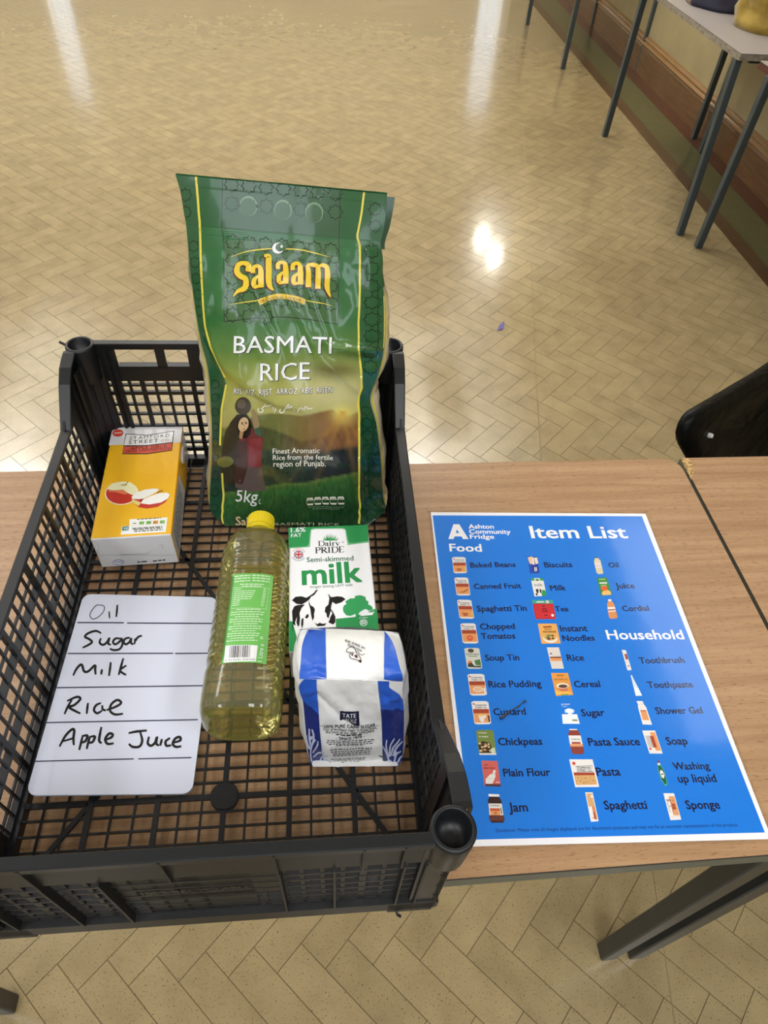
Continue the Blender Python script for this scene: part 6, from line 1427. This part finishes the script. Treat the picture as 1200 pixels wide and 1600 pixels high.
PICS = [(tin, beans, ((706, 871), (727, 871), (729.5, 896), (709, 896.5))), (tin, peach, ((709.5, 903), (731, 903), (735, 931), (713.5, 931))), (tin, beans, ((714, 937.5), (736, 938), (741, 967.5), (718, 967))),
        (tin, tomato, ((719, 974.5), (742.5, 974.5), (747.5, 1006), (723, 1006))), (soup, 0, ((725, 1013), (748.5, 1013), (753.5, 1045.5), (730, 1045.5))), (tin, dish, ((730, 1053.5), (756, 1053.5), (761, 1087), (735, 1087.5))),
        (tin, jug, ((736, 1096), (762.5, 1096), (767.5, 1132), (741.5, 1132.5))), (chick, 0, ((743, 1141), (770.5, 1141), (776, 1180), (748.5, 1180))), (flour, 0, ((752, 1189), (777, 1189.5), (782.5, 1229.5), (757, 1229))), (jam, 0, ((761, 1241), (782, 1241.5), (789, 1286), (765, 1286))),
        (biscuit, 0, ((824, 870), (839.5, 870), (843, 896), (828, 896.5))), (milkp, 0, ((829, 904), (848, 904), (854, 931.5), (835, 932.5))), (tea, 0, ((831, 938), (863.5, 938), (868.5, 968), (836.5, 968))), (noodles, 0, ((840, 975), (869, 975), (876, 1006), (846, 1006.5))),
        (ricep, 0, ((854, 1012), (873, 1012), (881, 1045.5), (862, 1045.5))), (cereal, 0, ((860.5, 1052), (887, 1052), (895.5, 1086.5), (868.5, 1088))), (sugarp, 0, ((876, 1098), (896, 1098), (905.5, 1131.5), (879, 1131.5))), (sauce, 0, ((886, 1139.5), (904.5, 1139.5), (913.5, 1179), (893, 1179))),
        (pasta, 0, ((889, 1187), (925.5, 1187), (936, 1230), (898.5, 1230.5))), (spag, 0, ((914, 1238.5), (925.5, 1238.5), (935, 1283.5), (923, 1284.5))), (oilp, 0, ((926, 871), (938, 871), (942.5, 897), (931, 898))), (juicep, 0, ((932, 903.5), (948, 903), (956, 930.5), (938.5, 931.5))),
        (cordial, 0, ((946, 937), (958, 937), (965, 966.5), (951, 968))), (brush, 0, ((971, 1016), (977.5, 1016.5), (986.5, 1047.5), (980, 1048))), (paste, 0, ((985, 1055.5), (988, 1055.5), (1003, 1087.5), (992, 1088))), (gel, 0, ((994, 1096), (1006, 1096), (1018.5, 1133), (1003.5, 1132.5))),
        (soap, 0, ((1003, 1142), (1023, 1142), (1035, 1178), (1014.5, 1178))), (washing, 0, ((1025, 1189), (1033, 1189), (1044, 1228), (1033, 1228))), (sponge, 0, ((1036, 1240), (1052.5, 1240), (1064, 1281), (1047, 1282)))]
for f, art, quad in PICS:
    P = Pic(quad)
    if f is tin: tin(P, OR, art)
    else: f(P)
    P.build('product_picture', m_poster, poster)

# ================================================================== SMALL SCRAPS
m_blk, nt, b = mat('black_plastic_scrap', ink(28, 28, 34), 0.4)
Hp = lambda x, y: Matrix.Rotation(PT, 4, 'Z') @ Vector((*(lambda q: (q[0], q[1]))(ps.to_m((x, y))), 0))
def onposter(x, y, z): q = Hp(x, y); return (0.1490145+q.x, 0.6020758+q.y, T0+0.001+z)
mb = MB(); mb.tube([onposter(*q) for q in ((787, 1121, .0014), (793, 1116.5, .0016), (800, 1111, .0015), (808, 1106.5, .0014), (816, 1100, .0016))], 0.0008, 8, radii=[0.0011, 0.0006, 0.0005, 0.0009, 0.0003])
mb.tube([onposter(*q) for q in ((781.5, 1124, .0017), (787.5, 1120.5, .0017))], 0.0017, 8); mb.tube([onposter(*q) for q in ((816, 1100.5, .0015), (820.5, 1097, .0017))], 0.0014, 8, radii=[0.0004, 0.0015])
tag(mb.build('plastic_tag', m_blk), 'tiny black plastic tag lying on the poster across the word Custard', 'plastic scrap')
m_scrap, nt, b = mat('torn_paper_scrap', ink(96, 84, 150), 0.6)
fx, fy = 0.7013, 2.2017
mb = MB(); mb.poly([(fx-.020, fy-.030, .0010), (fx+.004, fy-.022, .004), (fx+.016, fy+.016, .006), (fx+.020, fy+.034, .0015), (fx-.002, fy+.008, .002)]); mb.poly([(fx-.002, fy+.008, .0012), (fx+.020, fy+.034, .0008), (fx+.016, fy+.016, .0052), (fx+.004, fy-.022, .0034), (fx-.020, fy-.030, .0006)])
tag(mb.build('paper_scrap', m_scrap), 'purple torn paper scrap on the tiled floor', 'paper scrap')

# ================================================================== CHAIR BEHIND THE SECOND TABLE
m_seat, nt, b = mat('black_shiny_cover', ink(9, 10, 10), 0.40, spec=0.12)
n_, bp_ = add_bump(nt, b, 9, 0.55, dist=0.02, detail=3, stretch=(1, 2.2, 1))
m_leg, _, _ = mat('black_chair_tube', ink(24, 24, 26), 0.35)
m_rivet, _, _ = mat('pale_rivet', ink(206, 204, 200), 0.4)
O = Vector((0.575, 0.775, T0+0.01)); exc = Vector((0.82, 0.572, 0)).normalized(); ezc = Vector((-0.11895, 0.17052, 0.97815)); nc_ = Vector((0.5596, -0.8022, 0.2079))
chair = thing('chair', 'black chair tucked behind the chipped table, rounded shiny back with pale rivet', 'chair', (O+exc*0.21)[:2]+(0.0,), math.atan2(exc.y, exc.x))
R3 = Matrix.Rotation(-math.atan2(exc.y, exc.x), 4, 'Z'); base_ = Vector(((O+exc*0.21).x, (O+exc*0.21).y, 0))
def cl(a, b_, n=0.0): return R3 @ (O+exc*a+ezc*b_+nc_*n-base_)
half = [(0.075, -0.33), (0.066, -0.20), (0.043, -0.10), (0.005, -0.054), (-0.006, -0.038), (-0.0125, -0.022), (-0.011, -0.009), (-0.003, 0.0015), (0.010, 0.0055), (0.037, 0.0035), (0.104, -0.001), (0.16, -0.004), (0.21, -0.008)]
outl = half+[(0.52-a, b_) for a, b_ in half[::-1]]
mb = MB()
# curved shell: rings from outline to the middle, front and back
cx_, cz_ = 0.26, -0.14
def shell(n0, sgn):
    rows = []
    for f, dpt in ((1.0, 0.0), (0.97, 0.004), (0.8, 0.006), (0.6, -0.002), (0.35, -0.010), (0.1, -0.013)):
        rows.append([cl(cx_+(a-cx_)*f, cz_+(b_-cz_)*f, n0+sgn*min(dpt, 0.004)*(1 if dpt > 0 else 0)+(dpt if dpt < 0 else 0)+0.0025*math.sin(a*70+b_*40)*(1-f)*sgn) for a, b_ in outl])
    return rows
A1 = shell(0.006, 1); A2 = shell(-0.008, -1)
mb.grid(A1, closed_u=True); mb.poly(A1[-1]); mb.grid(A2, closed_u=True); mb.poly(A2[-1][::-1]); mb.grid([A1[0], A2[0]], closed_u=True)
fix_normals(mb.build('backrest', m_seat, chair, smooth=True))
mb = MB(); q = cl(0.075, -0.063, 0.010); mb.lathe([(0.0001, 0.004), (0.0035, 0.003), (0.0045, 0.0), (0.0045, -0.006)], 14, (0, 0, 0)); o = mb.build('rivet', m_rivet, chair); o.location = q; o.rotation_euler = (math.radians(70), 0, 0)
sx0 = 0.0
mb = MB(); slab(mb, rounded_rect(-0.20, 0.20, -0.36, 0.05, (0.05, 0.05, 0.03, 0.03)), 0.43, 0.455); mb.build('seat', m_seat, chair, bevel=0.006)
for sx in (-1, 1):
    mb = MB(); mb.tube([(sx*0.19, -0.33, 0.0), (sx*0.175, -0.30, 0.42)], 0.011, 10); mb.build('leg', m_leg, chair, smooth=True)
    mb = MB(); mb.tube([(sx*0.19, 0.16, 0.0), (sx*0.172, 0.06, 0.40), (sx*0.155, 0.045, 0.50), (sx*0.145, 0.036, 0.58)], 0.011, 10); mb.build('leg', m_leg, chair, smooth=True)
mb = MB(); mb.tube([(-0.172, 0.055, 0.42), (0.172, 0.055, 0.42)], 0.010, 8); mb.tube([(-0.175, -0.29, 0.42), (0.175, -0.29, 0.42)], 0.010, 8); mb.build('seat_rail', m_leg, chair)

# ================================================================== BAGS ON THE FAR TABLE
def lump(name, label, loc, rx, ry, h, m, rz, seed, colf=None, squash=1.0):
    """soft bag slumped on the table top"""
    t = thing(name, label, 'bag', loc, rz); mb = MB(); NU, NV = 56, 26; rows = []
    for j in range(NV+1):
        ph = (j/NV)*math.pi*0.5; row = []
        for k in range(NU):
            th_ = 2*math.pi*k/NU; e = 0.75
            c_, s_ = math.cos(th_), math.sin(th_); rr_ = math.cos(ph)**0.55
            x = rx*rr_*math.copysign(abs(c_)**e, c_); y = ry*rr_*math.copysign(abs(s_)**e, s_); z = h*math.sin(ph)**0.8
            nz = noise.noise(Vector((x*9+seed, y*9, z*9)))*0.030+noise.noise(Vector((x*22+seed, y*22, z*22)))*0.012+abs(noise.noise(Vector((th_*2+seed, z*14, 3))))*0.02
            f = 1+nz/max(rx, ry)*min(1, z/h*3+0.35); row.append((x*f, y*f, z*(1+nz*1.2)))
        rows.append(row)
    rows.insert(0, [(x*0.9, y*0.9, 0.0005) for x, y, z in rows[0]])
    mb.grid(rows, closed_u=True); mb.poly(rows[-1]); mb.poly(rows[0][::-1])
    if colf:
        for k, f in enumerate(mb.f): c_ = np.mean([mb.v[i] for i in f], 0); mb.c[k] = colf(*c_)
    o = mb.build('bag_body', m, t, smooth=True); return t
m_must, nt, b = mat('mustard_cloth', ink(176, 146, 44), 0.6, sheen=0.3)
noise_color(nt, b, [(0.3, ink(128, 102, 28)), (0.7, ink(166, 138, 46))], 14, 6); add_bump(nt, b, 18, 0.5, dist=0.01)
m_navy, nt, b = mat('dark_patterned_cloth', rough=0.55)
r_ = noise_color(nt, b, [(0.40, ink(38, 38, 56)), (0.555, ink(46, 44, 62)), (0.565, ink(160, 132, 106))], 8, 2)
t = lump('mustard_bag', 'mustard yellow cloth bag slumped on the grey table by the wall', (2.035, 3.415, 0.711), 0.19, 0.13, 0.30, m_must, 0.3, 3.0)
mb = MB(); mb.tube([(-0.08, 0, 0.27), (-0.05, 0, 0.36), (0.02, 0.01, 0.39), (0.08, 0.01, 0.34), (0.09, 0, 0.27)], 0.009, 8); mb.build('handle', m_must, t, smooth=True)
t = lump('patterned_bag', 'dark navy bag with beige pattern lying beside the mustard bag', (1.985, 3.80, 0.711), 0.20, 0.16, 0.16, m_navy, 0.5, 9.0)
mb = MB(); mb.tube([(-0.10, 0.05, 0.10), (-0.03, 0.09, 0.19), (0.06, 0.07, 0.20), (0.10, 0.02, 0.12)], 0.008, 8); mb.build('handle', m_navy, t, smooth=True)
